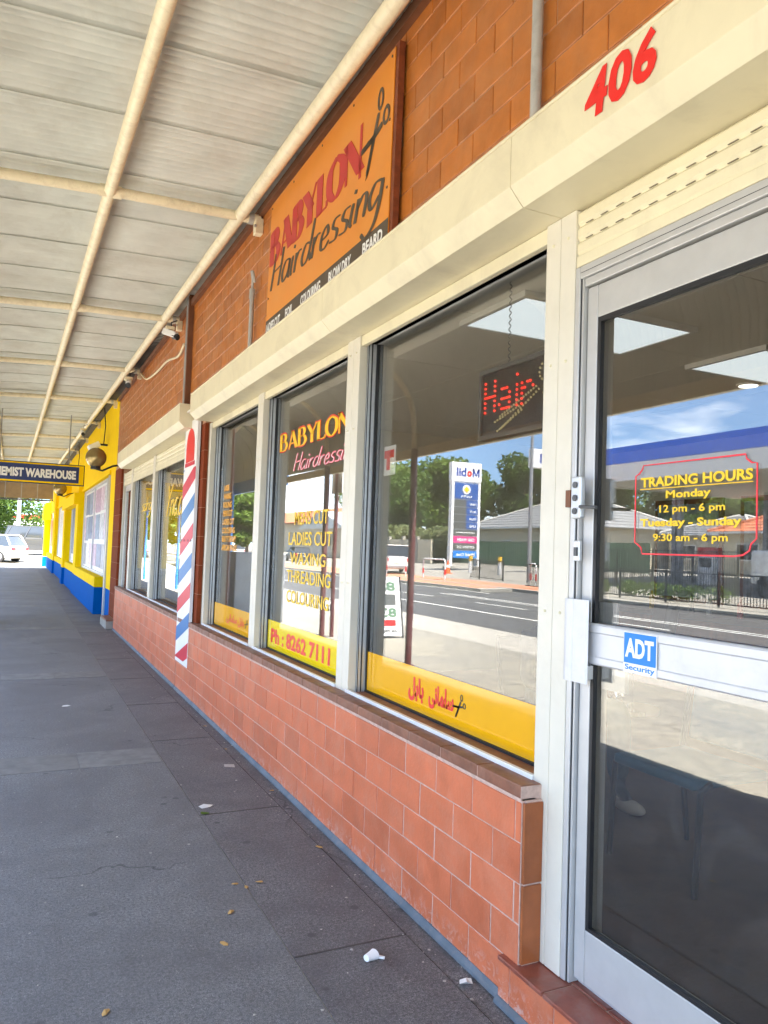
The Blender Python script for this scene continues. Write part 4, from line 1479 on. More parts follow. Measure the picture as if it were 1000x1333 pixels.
# globes and floodlights
for (loc, r, lb) in (((1.27, 15.1, 3.12), .185, 'near smoked globe lamp on an arm beside the yellow shop'), ((1.28, 28.0, 3.28), .21, 'far smoked globe lamp beyond the hanging navy sign')):
    t = thing('globe_lamp', lb, 'lamp', loc, 'smoked globe lamps')
    MB().sphere((0, 0, 0), r, 28, 18).build('globe', 'brass', t, smooth=True)
    MB().tube([(0, 0, -r - .03), (0, 0, -r + .03)], .09, 16).build('collar', 'black', t)
    MB().tube([(0, 0, -r - .02), (.12, 0, -r - .05), (.30, 0, -r + .05), (.44, 0, -r + .08)], .018, 8).build('arm', 'black', t, smooth=True)
for (loc, lb) in (((1.42, 17.6, 3.62), 'white floodlight over the near yellow window'), ((1.42, 25.2, 3.72), 'farther white floodlight over the yellow shop')):
    t = thing('floodlight', lb, 'floodlight', loc, 'floodlights above the yellow shop')
    h = B(-.12, .12, -.16, .16, -.07, .05).build('head', 'white_clean', t, bevel=.015)
    h.rotation_euler = (0, -.5, 0)
    B(.1, .28, -.03, .03, .02, .06).build('bracket', 'black', t)
    MB().tube([(.2, 0, .05), (.22, 0, .45), (.18, 0, .85)], .012, 6).build('cable', 'black', t)

# ================================================================== LED SIGN
ld = thing('led_sign', 'black led sign with red dotted word Hair hanging in the window', 'sign', (1.93, 2.70, 2.12))
B(0, .035, -.36, .33, 0, .325).build('case', 'black', ld, bevel=.006)
f = MB().box(-.012, 0, -.36, .33, .305, .325).box(-.012, 0, -.36, .33, 0, .02).box(-.012, 0, .31, .33, .02, .305).box(-.012, 0, -.36, -.34, .02, .305)
f.build('frame', 'grey_dk', ld)
DOT = {'H': ['1...1', '1...1', '1...1', '11111', '1...1', '1...1', '1...1'],
       'a': ['.....', '.....', '.111.', '....1', '.1111', '1...1', '.1111'],
       'i': ['.1', '..', '.1', '.1', '.1', '.1', '.1'],
       'r': ['.....', '.....', '1.11.', '11..1', '1....', '1....', '1....']}
m = MB(); y = .285
for ch, wd in (('H', 5), ('a', 5), ('i', 2), ('r', 5)):
    for r, row in enumerate(DOT[ch]):
        for c, b in enumerate(row):
            if b == '1': m.sphere((-.004, y - c * .0195, .262 - r * .0225), .0065, 6, 4)
    y -= wd * .0195 + .017
m.build('red_dots', 'led_r', ld)
m = MB()
for p0, p1, n in (((.16, .095), (-.10, .185), 16), ((.15, .04), (-.12, .17), 16), ((.20, .075), (.02, .12), 10), ((.18, .03), (.0, .10), 10)):
    for i in range(n):
        t_ = i / (n - 1)
        m.sphere((-.004, p0[0] + (p1[0] - p0[0]) * t_, p0[1] + (p1[1] - p0[1]) * t_), .0055, 6, 4)
for cx_, cz_ in ((-.17, .24), (-.20, .15)):
    for i in range(14):
        a = 2 * PI * i / 14
        m.sphere((-.004, cx_ + .05 * math.cos(a), cz_ + .04 * math.sin(a)), .0055, 6, 4)
m.build('amber_dots', 'led_y', ld)
for yy in (.13, -.22):
    m = MB()
    for i in range(36):
        z = .325 + i * .015
        m.tube([(.015, yy, z), (.015 + (.004 if i % 2 else -.004), yy + (.004 if i % 2 == 0 else -.004), z + .0095), (.015, yy, z + .019)], .0022, 5)
    m.build('chain', 'grey_dk', ld)

# poster of a hairdryer hanging behind window 3
t = thing('hairdryer_card', 'small white card with a red hairdryer in the salon window', 'card', (1.92, 3.98, 2.03))
B(0, .004, -.09, .06, 0, .17).build('card', 'white_clean', t)
B(-.003, 0, -.07, .05, .10, .145).build('print', 'let_r', t)
B(-.003, 0, -.02, .02, .03, .10).build('print', 'let_r', t)

# ================================================================== SALON INTERIOR: chairs, person
def tube_chair(label, loc, rot, seatmat='vinyl'):
    t = thing('waiting_chair', label, 'chair', loc, 'black framed waiting chairs', rot=(0, 0, rot))
    # faces +x local
    for sx, sy in ((.22, .26), (.22, -.26), (-.22, .26), (-.22, -.26)):
        m = MB()
        if sx > 0: m.tube([(sx + .03, sy, 0), (sx, sy, .44), (sx - .06, sy, .47)], .014, 8)
        else: m.tube([(sx - .05, sy, 0), (sx, sy, .45), (sx - .08, sy, .9)], .014, 8)
        m.build('leg', 'black', t, smooth=True)
    B(-.23, .25, -.25, .25, .44, .49).build('seat', seatmat, t, bevel=.02)
    b = B(-.02, .02, -.25, .25, 0, .4).build('backrest', seatmat, t, bevel=.015)
    b.location = (-.27, 0, .52); b.rotation_euler = (0, -.15, 0)
    return t


K['teal'] = M('teal vinyl', (0.01, 0.10, 0.17), 0.5, var=0.1)
tube_chair('empty waiting chair with teal seat and black legs low behind the door glass', (2.93, 2.68, .165), PI, 'teal')
tube_chair('black waiting chair under the seated person inside the salon', (3.05, 3.80, .165), -PI / 2)


def skin_mesh(name, verts, edges, radii, mat, parent, root=0, sub=2):
    me = bpy.data.meshes.new(name)
    me.from_pydata(verts, edges, [])
    o = bpy.data.objects.new(name, me)
    COL.objects.link(o)
    if parent: o.parent = parent
    md = o.modifiers.new('skin', 'SKIN')
    md.use_smooth_shade = True
    for i, r in enumerate(radii):
        sv = me.skin_vertices[0].data[i]
        rx = r if isinstance(r, tuple) else (r, r)
        sv.radius = rx
        sv.use_root = (i == root)
    s = o.modifiers.new('sub', 'SUBSURF')
    s.levels = 1; s.render_levels = sub
    me.materials.append(K[mat])
    return o


pe = thing('person', 'person seated on a chair inside, dark top, teal jeans, white shoes', 'person', (3.05, 3.80, .165), rot=(0, 0, -PI / 2))
# local: faces +x. pelvis at (−.05,0,.56)
V_ = [(-.05, 0, .56), (-.07, 0, .75), (-.05, 0, .95), (-.03, 0, 1.04), (.0, 0, 1.12),
      (.0, .1, .55), (.38, .13, .56), (.36, .14, .12), (.46, .15, .06),
      (.0, -.1, .55), (.36, -.16, .58), (.44, -.25, .18), (.55, -.27, .14),
      (-.05, .18, .94), (-.02, .24, .68), (.20, .16, .60),
      (-.05, -.18, .94), (-.02, -.24, .68), (.20, -.14, .62)]
E_ = [(0, 1), (1, 2), (2, 3), (3, 4), (0, 5), (5, 6), (6, 7), (7, 8), (0, 9), (9, 10), (10, 11), (11, 12), (2, 13), (13, 14), (14, 15), (2, 16), (16, 17), (17, 18)]
R_ = [(.12, .15), (.11, .14), (.11, .15), .055, .05, .09, .065, .045, .03, .09, .065, .045, .03, .055, .045, .032, .055, .045, .032]
body = skin_mesh('body', V_, E_, R_, 'shirt', pe)
JV = [(-.04, 0, .55), (.0, .1, .55), (.38, .13, .56), (.36, .14, .15), (.0, -.1, .55), (.36, -.16, .58), (.43, -.245, .22)]
skin_mesh('jeans', JV, [(0, 1), (1, 2), (2, 3), (0, 4), (4, 5), (5, 6)], [.135, .105, .08, .062, .105, .08, .062], 'jeans', pe)
hd = MB().sphere((.02, 0, 1.24), .1, 20, 14, (1.0, .8, 1.22)).build('head', 'skin', pe, smooth=True)
MB().sphere((-.005, 0, 1.28), .107, 20, 14, (1.0, .86, 1.0)).build('hair', 'hair', pe, smooth=True)
fc = MB().sphere((.12, 0, 1.225), .016, 10, 6, (1, .8, 1.4))
fc.sphere((.105, .035, 1.25), .01, 8, 6).sphere((.105, -.035, 1.25), .01, 8, 6)
fc.build('face', 'skin', pe, smooth=True)
for (x, y, z, pit) in ((.44, .15, .035, 0), (.53, -.265, .115, .25)):
    m = MB()
    m.sphere((0, 0, 0), .05, 18, 10, (2.5, .88, .8))
    sh = m.build('shoe', 'shoe', pe, smooth=True, loc=(x, y, z + .005), rot=(0, pit, 0))
    m2 = MB().sphere((-.06, 0, .035), .045, 14, 8, (1.1, .85, 1.1))
    m2.build('shoe_top', 'shoe', sh, smooth=True)
for (x, y) in ((.24, .14), (.24, -.12)):
    hv = [(0, 0, 0), (.06, 0, .0), (.09, .03, -.005), (.12, .032, -.02), (.095, .01, 0), (.135, .012, -.018), (.095, -.012, 0), (.13, -.012, -.02), (.085, -.03, 0), (.11, -.034, -.018), (.04, .04, 0), (.07, .055, -.01)]
    he = [(0, 1), (1, 2), (2, 3), (1, 4), (4, 5), (1, 6), (6, 7), (1, 8), (8, 9), (0, 10), (10, 11)]
    h = skin_mesh('hand', hv, he, [.028, .03, .010, .008, .010, .008, .010, .008, .009, .007, .011, .009], 'skin', pe)
    h.location = (x - .03, y, .64)


def barber_chair(label, loc, rot):
    t = thing('barber_chair', label, 'barber chair', loc, 'barber chairs in the salon', rot=(0, 0, rot))
    MB().tube([(0, 0, 0), (0, 0, .04), (0, 0, .06)], [.3, .29, .1], 24).build('base', 'chrome', t, smooth=True)
    MB().tube([(0, 0, .05), (0, 0, .42)], .05, 14).build('column', 'chrome', t, smooth=True)
    B(-.27, .27, -.27, .27, .42, .54).build('seat', 'vinyl', t, bevel=.04)
    b = B(-.06, .06, -.26, .26, 0, .55).build('backrest', 'vinyl', t, bevel=.04)
    b.location = (-.27, 0, .52); b.rotation_euler = (0, -.15, 0)
    for s in (-1, 1): B(-.22, .22, s * .31 - .04, s * .31 + .04, .70, .76).build('armrest', 'vinyl', t, bevel=.02)
    B(.35, .52, -.2, .2, .12, .16).build('footrest', 'chrome', t, bevel=.01)
    return t


barber_chair('black barber chair deep in the salon behind the door', (5.3, 3.4, .165), 2.6)
barber_chair('black barber chair behind the name window', (5.3, 5.6, .165), 2.6)

ct = thing('salon_counter', 'dark counter with mirrors along the back wall of the salon', 'counter', (7.0, 4.2, .165))
B(-.45, .18, -3.2, 3.2, .8, .86).build('worktop', 'black', ct)
B(-.35, .18, -3.1, 3.1, 0, .8).build('cupboard', 'timber', ct)
for i in range(5):
    mr_ = B(.15, .165, -3.0 + i * 1.25, -2.1 + i * 1.25, 1.0, 2.1).build('mirror', 'pg4', ct)
    B(.166, .19, -3.06 + i * 1.25, -2.04 + i * 1.25, .94, 2.16).build('mirror_frame', 'timber', mr_)
rb = random.Random(4)
for i in range(14):
    bx, by = 6.75 + rb.uniform(-.1, .1), 1.3 + i * .42 + rb.uniform(-.1, .1)
    t = thing('bottle', ['white', 'amber', 'teal', 'red', 'pale', 'black', 'yellow'][i % 7] + ' bottle ' + ('near the first end of', 'toward the far end of')[i // 7] + ' the salon counter', 'bottle', (bx, by, 1.025), 'bottles on the salon counter')
    MB().tube([(0, 0, 0), (0, 0, .14), (0, 0, .17), (0, 0, .21)], [.03, .03, .012, .012], 10).build('body', ['white', 'sign_o', 'teal', 'let_r', 'paper', 'black', 'yel_mark'][i % 7], t)
# ================================================================== LITTER
def litter(name, mb, mat, label, cat, group=None, parent=None, loc=(0, 0, 0), rot=(0, 0, 0), smooth=False):
    o = mb.build(name, mat, None, smooth)
    o.location = loc; o.rotation_euler = rot
    tag(o, label, cat, group)
    return o


t = thing('dropped_cup', 'crushed translucent plastic cup lying on the footpath near the door step', 'cup', (1.315, 2.77, .0))
t.scale = (.75, .75, .6)
MB().tube([(0, 0, .022), (.05, .02, .02), (.06, .024, .02)], [.02, .030, .033], 14).build('cup', 'white_clean', t, smooth=True)
MB().tube([(.06, .02, .01), (.10, -.012, .008)], [.012, .009], 8).build('stem', 'white_clean', t, smooth=True)


def crumple(r, n, seed, h=.01):
    rg = random.Random(seed)
    m = MB()
    k = n
    ring = [(r * rg.uniform(.6, 1.1) * math.cos(2 * PI * i / k), r * rg.uniform(.5, .9) * math.sin(2 * PI * i / k), rg.uniform(.001, h)) for i in range(k)]
    c = (0, 0, h * 1.1)
    c2 = (0, 0, .0008)
    for i in range(k):
        m.face([c, ring[i], ring[(i + 1) % k]])
        m.face([c2, ring[(i + 1) % k], ring[i]])
    return m


litter('paper_scrap', crumple(.035, 7, 1, .02), 'paper', 'crumpled white paper with a red edge by the blue base of the step', 'litter', loc=(1.60, 2.50, -.004))
litter('paper_scrap', crumple(.05, 5, 2, .006), 'paper', 'small white card lying on the footpath joint halfway along the wall', 'litter', loc=(1.13, 4.74, .0), rot=(0, 0, .3))
litter('paper_scrap', crumple(.07, 4, 3, .003), 'pipe_g', 'flat grey paper scrap close to the low wall', 'litter', loc=(1.48, 5.55, .0), rot=(0, 0, .5))
litter('green_leaf', crumple(.035, 6, 4, .008), 'leafA', 'green leaf beside the white card on the footpath', 'leaf', loc=(1.10, 4.62, .0))
litter('paper_scrap', crumple(.05, 5, 5, .004), 'paper', 'narrow white scrap on the asphalt well left of the wall strip', 'litter', loc=(.52, 8.0, 0))
rg = random.Random(11)
m = MB()
for i in range(620):
    y = rg.uniform(1.6, 14)
    if rg.random() < .45: x = rg.uniform(-.9, 1.55)
    else: x = 1.55 + rg.gauss(0, .05)
    x = min(x, 1.64)
    r = rg.choice((.0022, .003, .004, .006, .009)) * rg.uniform(.7, 1.2)
    s = crumple(r, 5, 100 + i, .004)
    a = rg.uniform(0, 6.28)
    n = len(m.v)
    m.v += [(x + v[0] * math.cos(a) - v[1] * math.sin(a), y + v[0] * math.sin(a) + v[1] * math.cos(a), v[2]) for v in s.v]
    m.f += [tuple(n + j for j in f) for f in s.f]
o = m.build('pale_grit', 'paper')
o.data.materials[0] = K['grit']
tag(o, 'pale specks of grit and gum scattered over the footpath', 'grit', kind='stuff')
lfm = crumple(.028, 6, 9, .008).mesh('dry_leaf', 'dry_leaf')
leaf_spots = [(1.02, 3.62, 'dry leaf of a small cluster on the asphalt joint, farthest left', 0), (1.06, 3.57, 'curled dry leaf in the middle of the small cluster by the joint', 1), (1.13, 3.60, 'dry leaf at the right of the small cluster by the joint', 2),
              (.93, 3.35, 'lone yellow leaf just below the small leaf cluster', 3), (.84, 3.10, 'second lone yellow leaf nearer the viewer', 4), (1.60, 4.9, 'dry leaf against the base of the low wall', 5),
              (1.57, 6.0, 'brown leaf by the low wall near the grey scrap', 6), (1.58, 6.8, 'farthest brown leaf along the low wall', 7), (.36, 2.8, 'pale curled leaf on open asphalt at lower left', 8), (1.55, 3.9, 'thin dry leaf in the gutter joint of the wall', 9)]
for x, y, lb_, i in leaf_spots:
    o = bpy.data.objects.new('dry_leaf', lfm)
    COL.objects.link(o)
    o.location = (x, y, .001); o.rotation_euler = (0, 0, i * 1.3); s = .75 + .05 * (i % 5); o.scale = (s, s * .8, s)
    tag(o, lb_, 'leaf', 'dry leaves on the footpath')

# ================================================================== VEHICLES
def car(label, name, loc, rot, L=4.2, Wd=1.75, H=1.46, mat='car_white', cat='car', suv=False, group=None):
    """front at +x local"""
    t = thing(name, label, cat, loc, group, rot=(0, 0, rot))
    hl = L / 2
    w = Wd / 2
    gz = .22 if not suv else .30
    belt = H * .60
    # lower body, lofted from sections
    if suv:
        secs = [(-hl, .45, belt * .92, .86), (-hl + .12, gz, belt, .97), (-hl * .5, gz, belt, 1), (hl * .35, gz, belt, 1), (hl * .45, gz, belt * .98, .98), (hl - .15, gz + .05, belt * .86, .95), (hl, .42, belt * .66, .82)]
        cab = [(-hl + .06, belt), (-hl + .32, H), (hl * .15, H), (hl * .45, belt)]
    else:
        secs = [(-hl, .42, belt * .95, .84), (-hl + .12, gz, belt, .96), (-hl * .5, gz, belt, 1), (hl * .3, gz, belt * .98, 1), (hl * .5, gz, belt * .94, .97), (hl - .15, gz + .05, belt * .78, .93), (hl, .36, belt * .6, .8)]
        cab = [(-hl + .10, belt), (-hl + .55, H * .97), (-.1, H), (hl * .15, H * .98), (hl * .5, belt)]
    m = MB()
    for (x, z0, z1, ws) in secs:
        ww_ = w * ws
        m.v += [(x, -ww_ * .92, z0), (x, -ww_, (z0 + z1) / 2), (x, -ww_ * .94, z1), (x, ww_ * .94, z1), (x, ww_, (z0 + z1) / 2), (x, ww_ * .92, z0)]
    for i in range(len(secs) - 1):
        for j in range(6):
            a = i * 6 + j; b = i * 6 + (j + 1) % 6
            m.f.append((a, b, b + 6, a + 6))
    m.f.append(tuple(range(6))); m.f.append(tuple((len(secs) - 1) * 6 + j for j in range(6)))
    m.build('body', mat, t, smooth=True, bevel=.02)
    # cabin glass with roof & pillars
    ti = .80
    def cabin(prof, k0, k1, inset):
        mm = MB()
        n = len(prof)
        for s in (-1, 1):
            for (x, z) in prof:
                kk = k0 + (k1 - k0) * (z - belt) / (H - belt)
                mm.v.append((x, s * (w * kk - inset), z))
        for i in range(n):
            j = (i + 1) % n
            mm.f.append((i, j, n + j, n + i))
        mm.f.append(tuple(range(n))[::-1]); mm.f.append(tuple(range(n, 2 * n)))
        return mm
    cabin(cab, .94, ti, .0).build('glasshouse', 'glass_far', t)
    top = [(x, z) for x, z in cab if z > belt + .1]
    rf = MB().box(min(x for x, z in top) - .03, max(x for x, z in top) + .03, -w * ti - .01, w * ti + .01, H - .03, H + .03)
    rf.build('roof', mat, t, bevel=.02)
    for px in ([cab[0][0] + .05, -.35, .35] if not suv else [cab[0][0] + .1, -hl * .45, .0, ]):
        for s in (-1, 1):
            m = MB()
            tx = px + (.35 if px < -1 else 0)
            m.tube([(px, s * w * .945, belt), (tx, s * w * (ti + .01), H - .02)], .04, 6)
            m.build('pillar', mat, t)
    # wheels
    for sx in (-1, 1):
        for sy in (-1, 1):
            cx_ = sx * (hl * .62)
            r = .31 if not suv else .37
            wh = MB().tube([(cx_, sy * (w - .2), r), (cx_, sy * (w + .01), r)], r, 24).build('wheel', 'tyre', t)
            MB().tube([(cx_, sy * (w + .0), r), (cx_, sy * (w + .02), r)], r * .62, 20).build('rim', 'alu', wh)
    for s in (-1, 1):
        B(-hl - .01, -hl + .16, s * w * .74 - .14, s * w * .74 + .14, belt * .72, belt * .93).build('tail_lamp', 'tail', t, bevel=.02)
        B(hl - .18, hl - .02, s * w * .66 - .16, s * w * .66 + .16, belt * .52, belt * .66).build('headlight', 'white_clean', t, bevel=.02)
        B(.45, .62, s * (w + .06) - .06, s * (w + .06) + .06, belt + .02, belt + .14).build('mirror', mat, t, bevel=.02)
    B(-hl - .02, -hl + .02, -.2, .2, belt * .60, belt * .70).build('number_plate', 'white_clean', t)
    B(-hl - .03, -hl + .12, -w * .85, w * .85, gz + .04, gz + .24).build('bumper', mat if not suv else 'grey', t, bevel=.03)
    return t


car('white hatchback seen from behind parked beyond the end of the footpath', 'parked_car', (-1.45, 50.9, .14), math.radians(148), mat='car_white', H=1.55, group='cars beyond the footpath')
car('silver four wheel drive parked side on beyond the white hatchback', 'parked_car', (1.6, 58.2, .44), math.radians(4), L=4.9, Wd=1.9, H=1.9, mat='car_silver', suv=True, group='cars beyond the footpath')
car('white car mostly hidden by the far corner of the yellow shop', 'parked_car', (3.6, 53.2, .26), math.radians(80), mat='car_white', group='cars beyond the footpath')
car('pale wagon seen from behind across the road beside the fuel price sign', 'parked_car', (-19.8, 47.6, .08), math.radians(108), L=4.8, Wd=1.9, H=1.85, mat='car_white', suv=True, group='vehicles across the road')
car('silver car across the road in front of the white shed', 'parked_car', (-22.5, 75, .12), math.radians(95), mat='car_silver', group='vehicles across the road')
for i, (x, y) in enumerate(((-12, 70), (-9, 92), (-22, 98), (-24, 112))):
    car(['white car driving on the road far along', 'second white car farther along the road', 'white car parked near the distant shed',
         'farthest white car across the road'][i], 'parked_car', (x, y, -.12 if x > -17 else .15), math.radians(90), mat='car_white' if i != 1 else 'car_silver', group='vehicles across the road')

# truck under the fuel canopy
tk = thing('delivery_truck', 'white delivery truck parked under the fuel station canopy', 'truck', (-24.5, 19.6, .22), rot=(0, 0, math.radians(100)))
B(-2.6, 1.0, -1.0, 1.0, .75, 2.5).build('cargo_box', 'car_white', tk, bevel=.03)
B(1.05, 2.5, -.95, .95, .5, 1.9).build('cab', 'car_white', tk, bevel=.08)
B(1.9, 2.52, -.85, .85, 1.15, 1.75).build('windscreen', 'glass_far', tk)
for x in (-1.8, 1.7):
    for s in (-1, 1): MB().tube([(x, s * .75, .4), (x, s * 1.0, .4)], .42, 20).build('wheel', 'tyre', tk)
B(-2.6, 2.3, -.7, .7, .45, .74).build('chassis', 'grey_dk', tk)

# ================================================================== ACROSS THE ROAD
def face_text(body, ox, oy, oz, w, h, mat, parent, **k):   # face looking toward -y
    return letters(body, (ox, oy, oz), (1, 0, 0), (0, 0, 1), w, h, mat, parent, **k)


M_GEOM = ([(0, 0), (.2, 0), (.2, 1), (0, 1), (.8, 0), (1, 0), (1, 1), (.8, 1), (.24, 1), (.42, .1), (.58, .1), (.76, 1), (.5, .5)],
          [(0, 1, 2, 3), (4, 5, 6, 7), (3, 9, 10, 8), (9, 10, 6, 11)])
py = thing('price_sign', 'tall white fuel station price sign across the road', 'sign', (-26.6, 49.2, .35))
PWd = 2.35
B(-PWd / 2 - .15, PWd / 2 + .15, 0, .45, 6.55, 8.0).build('header', 'white_clean', py, bevel=.03)
for s in (-1, 1): B(s * PWd / 2 - .1, s * PWd / 2 + .1, .02, .43, 0, 6.55).build('side_post', 'white_clean', py)
for s in (-1, 1): B(s * PWd / 2 - .4, s * PWd / 2 + .4, -.1, .55, 0, .25).build('foot', 'conc', py, bevel=.05)
B(-PWd / 2, PWd / 2, .05, .4, 1.2, 6.55).build('core', 'white_clean', py)
a = M_GEOM; letters('', (-1.12, -.004, 6.95), (1, 0, 0), (0, 0, 1), .62, .62, 'mob_text', py, geom=a)
letters('', (-.44, -.004, 6.95), (1, 0, 0), (0, 0, 1), .42, .46, 'mob_red', py, geom=text_pts('o', 0, .045))
letters('', (.06, -.004, 6.95), (1, 0, 0), (0, 0, 1), .85, .66, 'mob_text', py, geom=text_pts('bil', 0, .03))
z = 6.45
for i, (h, mt) in enumerate(((1.25, 'panel_b'), (.56, 'p'), (.56, 'p'), (.56, 'p'), (.56, 'p'), (.5, 'panel_g'), (.56, 'mob_pink'), (.52, 'panel_g'), (.6, 'sticker_blue'))):
    z0 = z - h
    if mt == 'p':
        pn = B(-1.02, -.02, -.01, .05, z0 + .06, z - .02).build('price_panel', 'panel_b', py)
        B(-.02, 1.02, -.01, .05, z0 + .06, z - .02).build('price_panel', 'panel_g', py)
        letters('', (-.9, -.013, z0 + .18), (1, 0, 0), (0, 0, 1), .6, .2, 'let_w', py, geom=text_pts(['Unleaded', 'Extra 95', 'Diesel', 'LPG'][i - 1], 0, .02))
    else:
        B(-1.02, 1.02, -.01, .05, z0 + .06, z - .02).build('price_panel', mt, py)
        if i == 0:
            MB().tube([(0, -.03, z0 + .78), (0, -.01, z0 + .78)], .36, 24).build('emblem', 'let_w', py)
            MB().tube([(0, -.045, z0 + .78), (0, -.031, z0 + .78)], .24, 4).build('emblem', 'let_y', py)
            letters('', (-.5, -.013, z0 + .16), (1, 0, 0), (0, 0, 1), 1.0, .18, 'let_w', py, geom=text_pts('QUIX', 0, .03))
        if i == 5: B(-.8, .8, -.02, -.011, z0 + .25, z0 + .31).build('print', 'let_w', py)
        if i == 6: letters('', (-.8, -.013, z0 + .18), (1, 0, 0), (0, 0, 1), 1.5, .25, 'let_w', py, geom=text_pts('CAR WASH', 0, .03))
        if i == 7: letters('', (-.8, -.013, z0 + .18), (1, 0, 0), (0, 0, 1), 1.5, .2, 'let_w', py, geom=text_pts('OPEN 24', 0, .02))
        if i == 8: letters('', (-.85, -.013, z0 + .2), (1, 0, 0), (0, 0, 1), 1.6, .25, 'let_w', py, geom=text_pts('Mobil One', 0, .03))
    z = z0

ms = thing('brand_box_sign', 'white fuel brand box sign on a pole behind the street light', 'sign', (-29.0, 42.3, .6))
B(-1.3, 1.5, 0, .5, 6.9, 8.2).build('box', 'white_clean', ms, bevel=.03)
MB().tube([(0.1, .25, 0), (.1, .25, 6.9)], .15, 14).build('pole', 'white', ms)
letters('', (-1.15, -.004, 7.25), (1, 0, 0), (0, 0, 1), .62, .6, 'mob_text', ms, geom=M_GEOM)
letters('', (-.48, -.004, 7.25), (1, 0, 0), (0, 0, 1), .44, .48, 'mob_red', ms, geom=text_pts('o', 0, .045))
letters('', (.04, -.004, 7.25), (1, 0, 0), (0, 0, 1), .85, .64, 'mob_text', ms, geom=text_pts('bil', 0, .03))

# fuel canopy
fc = thing('fuel_canopy', 'flat fuel station canopy with blue fascia and grey columns', 'canopy', (-31, 24, .4))
B(-6, 6.6, -14, 9.5, 5.2, 5.8).build('deck', 'grey', fc)
B(6.6, 6.75, -14.1, 9.6, 6.05, 6.9).build('fascia', 'mob_blue', fc)
B(6.6, 6.72, -14.1, 9.6, 5.15, 6.04).build('fascia', 'white', fc)
B(-6, 6.6, 9.5, 9.62, 6.05, 6.9).build('fascia', 'mob_blue', fc)
B(-6, 6.6, 9.5, 9.6, 5.15, 6.04).build('fascia', 'white', fc)
for (x, y) in ((3.5, 5.5), (3.5, -1.2), (3.5, -8), (-3.5, 5.5), (-3.5, -1.2), (-3.5, -8)):
    c = B(x - .12, x + .12, y - .3, y - .06, 0, 5.2).build('column', 'grey', fc)
    B(x - .12, x + .12, y + .06, y + .3, 0, 5.2).build('column', 'grey', fc)
for i, (x, y) in enumerate(((-27.6, 27.5), (-27.6, 20.5))):
    t = thing('fuel_pump', ['fuel pump with red panel under the canopy, nearer the price sign', 'fuel pump with red panel under the canopy, nearer the truck'][i], 'fuel pump', (x, y, .4), 'fuel pumps')
    B(-.3, .3, -.5, .5, 0, 1.5).build('body', 'white', t, bevel=.04)
    B(-.31, .31, -.51, .51, 1.5, 1.9).build('header', 'mob_red', t, bevel=.03)
    B(.3, .32, -.35, .35, .9, 1.35).build('screen', 'black', t)
    MB().tube([(.3, .52, 1.2), (.4, .6, .8), (.35, .6, .4), (.3, .5, .7)], .02, 8).build('hose', 'black', t)

# street light
t = thing('street_light', 'tall grey street light pole at the opposite kerb', 'street light', (-21.6, 34.4, .1))
MB().tube([(0, 0, 0), (0, 0, 4), (0, 0, 10)], [.13, .11, .07], 14).build('pole', 'grey', t, smooth=True)
MB().tube([(0, 0, 9.9), (1.2, 0, 10.3), (2.2, 0, 10.4)], .04, 8).build('arm', 'grey', t, smooth=True)
B(2.0, 2.7, -.15, .15, 10.33, 10.47).build('lamp', 'grey', t, bevel=.03)

# traffic cone, hoops, bollards
t = thing('traffic_cone', 'orange traffic cone standing on the forecourt', 'cone', (-22.6, 44.8, .15))
MB().tube([(0, 0, .04), (0, 0, .9)], [.19, .04], 18).build('cone', 'cone', t, smooth=True)
B(-.25, .25, -.25, .25, 0, .05).build('base', 'cone', t)
MB().tube([(0, 0, .42), (0, 0, .6)], [.133, .10], 18).build('band', 'let_w', t)


def hoop(label, loc, rot, w, h, r=.045, group='hoop barriers at the opposite kerb'):
    t = thing('hoop_barrier', label, 'barrier', loc, group, rot=(0, 0, rot))
    pts = [(-w / 2, 0, 0), (-w / 2, 0, h - .18), (-w / 2 + .05, 0, h - .05), (-w / 2 + .18, 0, h), (w / 2 - .18, 0, h), (w / 2 - .05, 0, h - .05), (w / 2, 0, h - .18), (w / 2, 0, 0)]
    MB().tube(pts, r, 10).build('rail', 'white', t, smooth=True)
    for s in (-1, 1):
        MB().tube([(s * w / 2, 0, .3), (s * w / 2, 0, .6)], r + .006, 10).build('red_band', 'mob_red', t)
    return t


hoop('white hoop barrier with red bands left of the traffic cone in the reflection', (-17.9, 43.2, .03), PI / 2, 2.6, 1.15)
hoop('white hoop barrier with red bands nearest the price sign', (-17.9, 38.4, .03), PI / 2, 2.6, 1.15)
hoop('short white hoop barrier with a red plate beside the street light', (-19.8, 31.6, .05), 1.9, .9, 1.1)
for i, (x, y) in enumerate(((-24.0, 44.2), (-24.6, 41.6))):
    t = thing('bollard', ['yellow topped bollard before the green fence, nearer the price sign', 'yellow topped bollard before the green fence, nearer the street light'][i], 'bollard', (x, y, .25), 'yellow topped bollards')
    MB().tube([(0, 0, 0), (0, 0, .8)], .13, 14).build('body', 'white', t)
    MB().tube([(0, 0, .8), (0, 0, 1.15)], .135, 14).build('top', 'yel_mark', t)


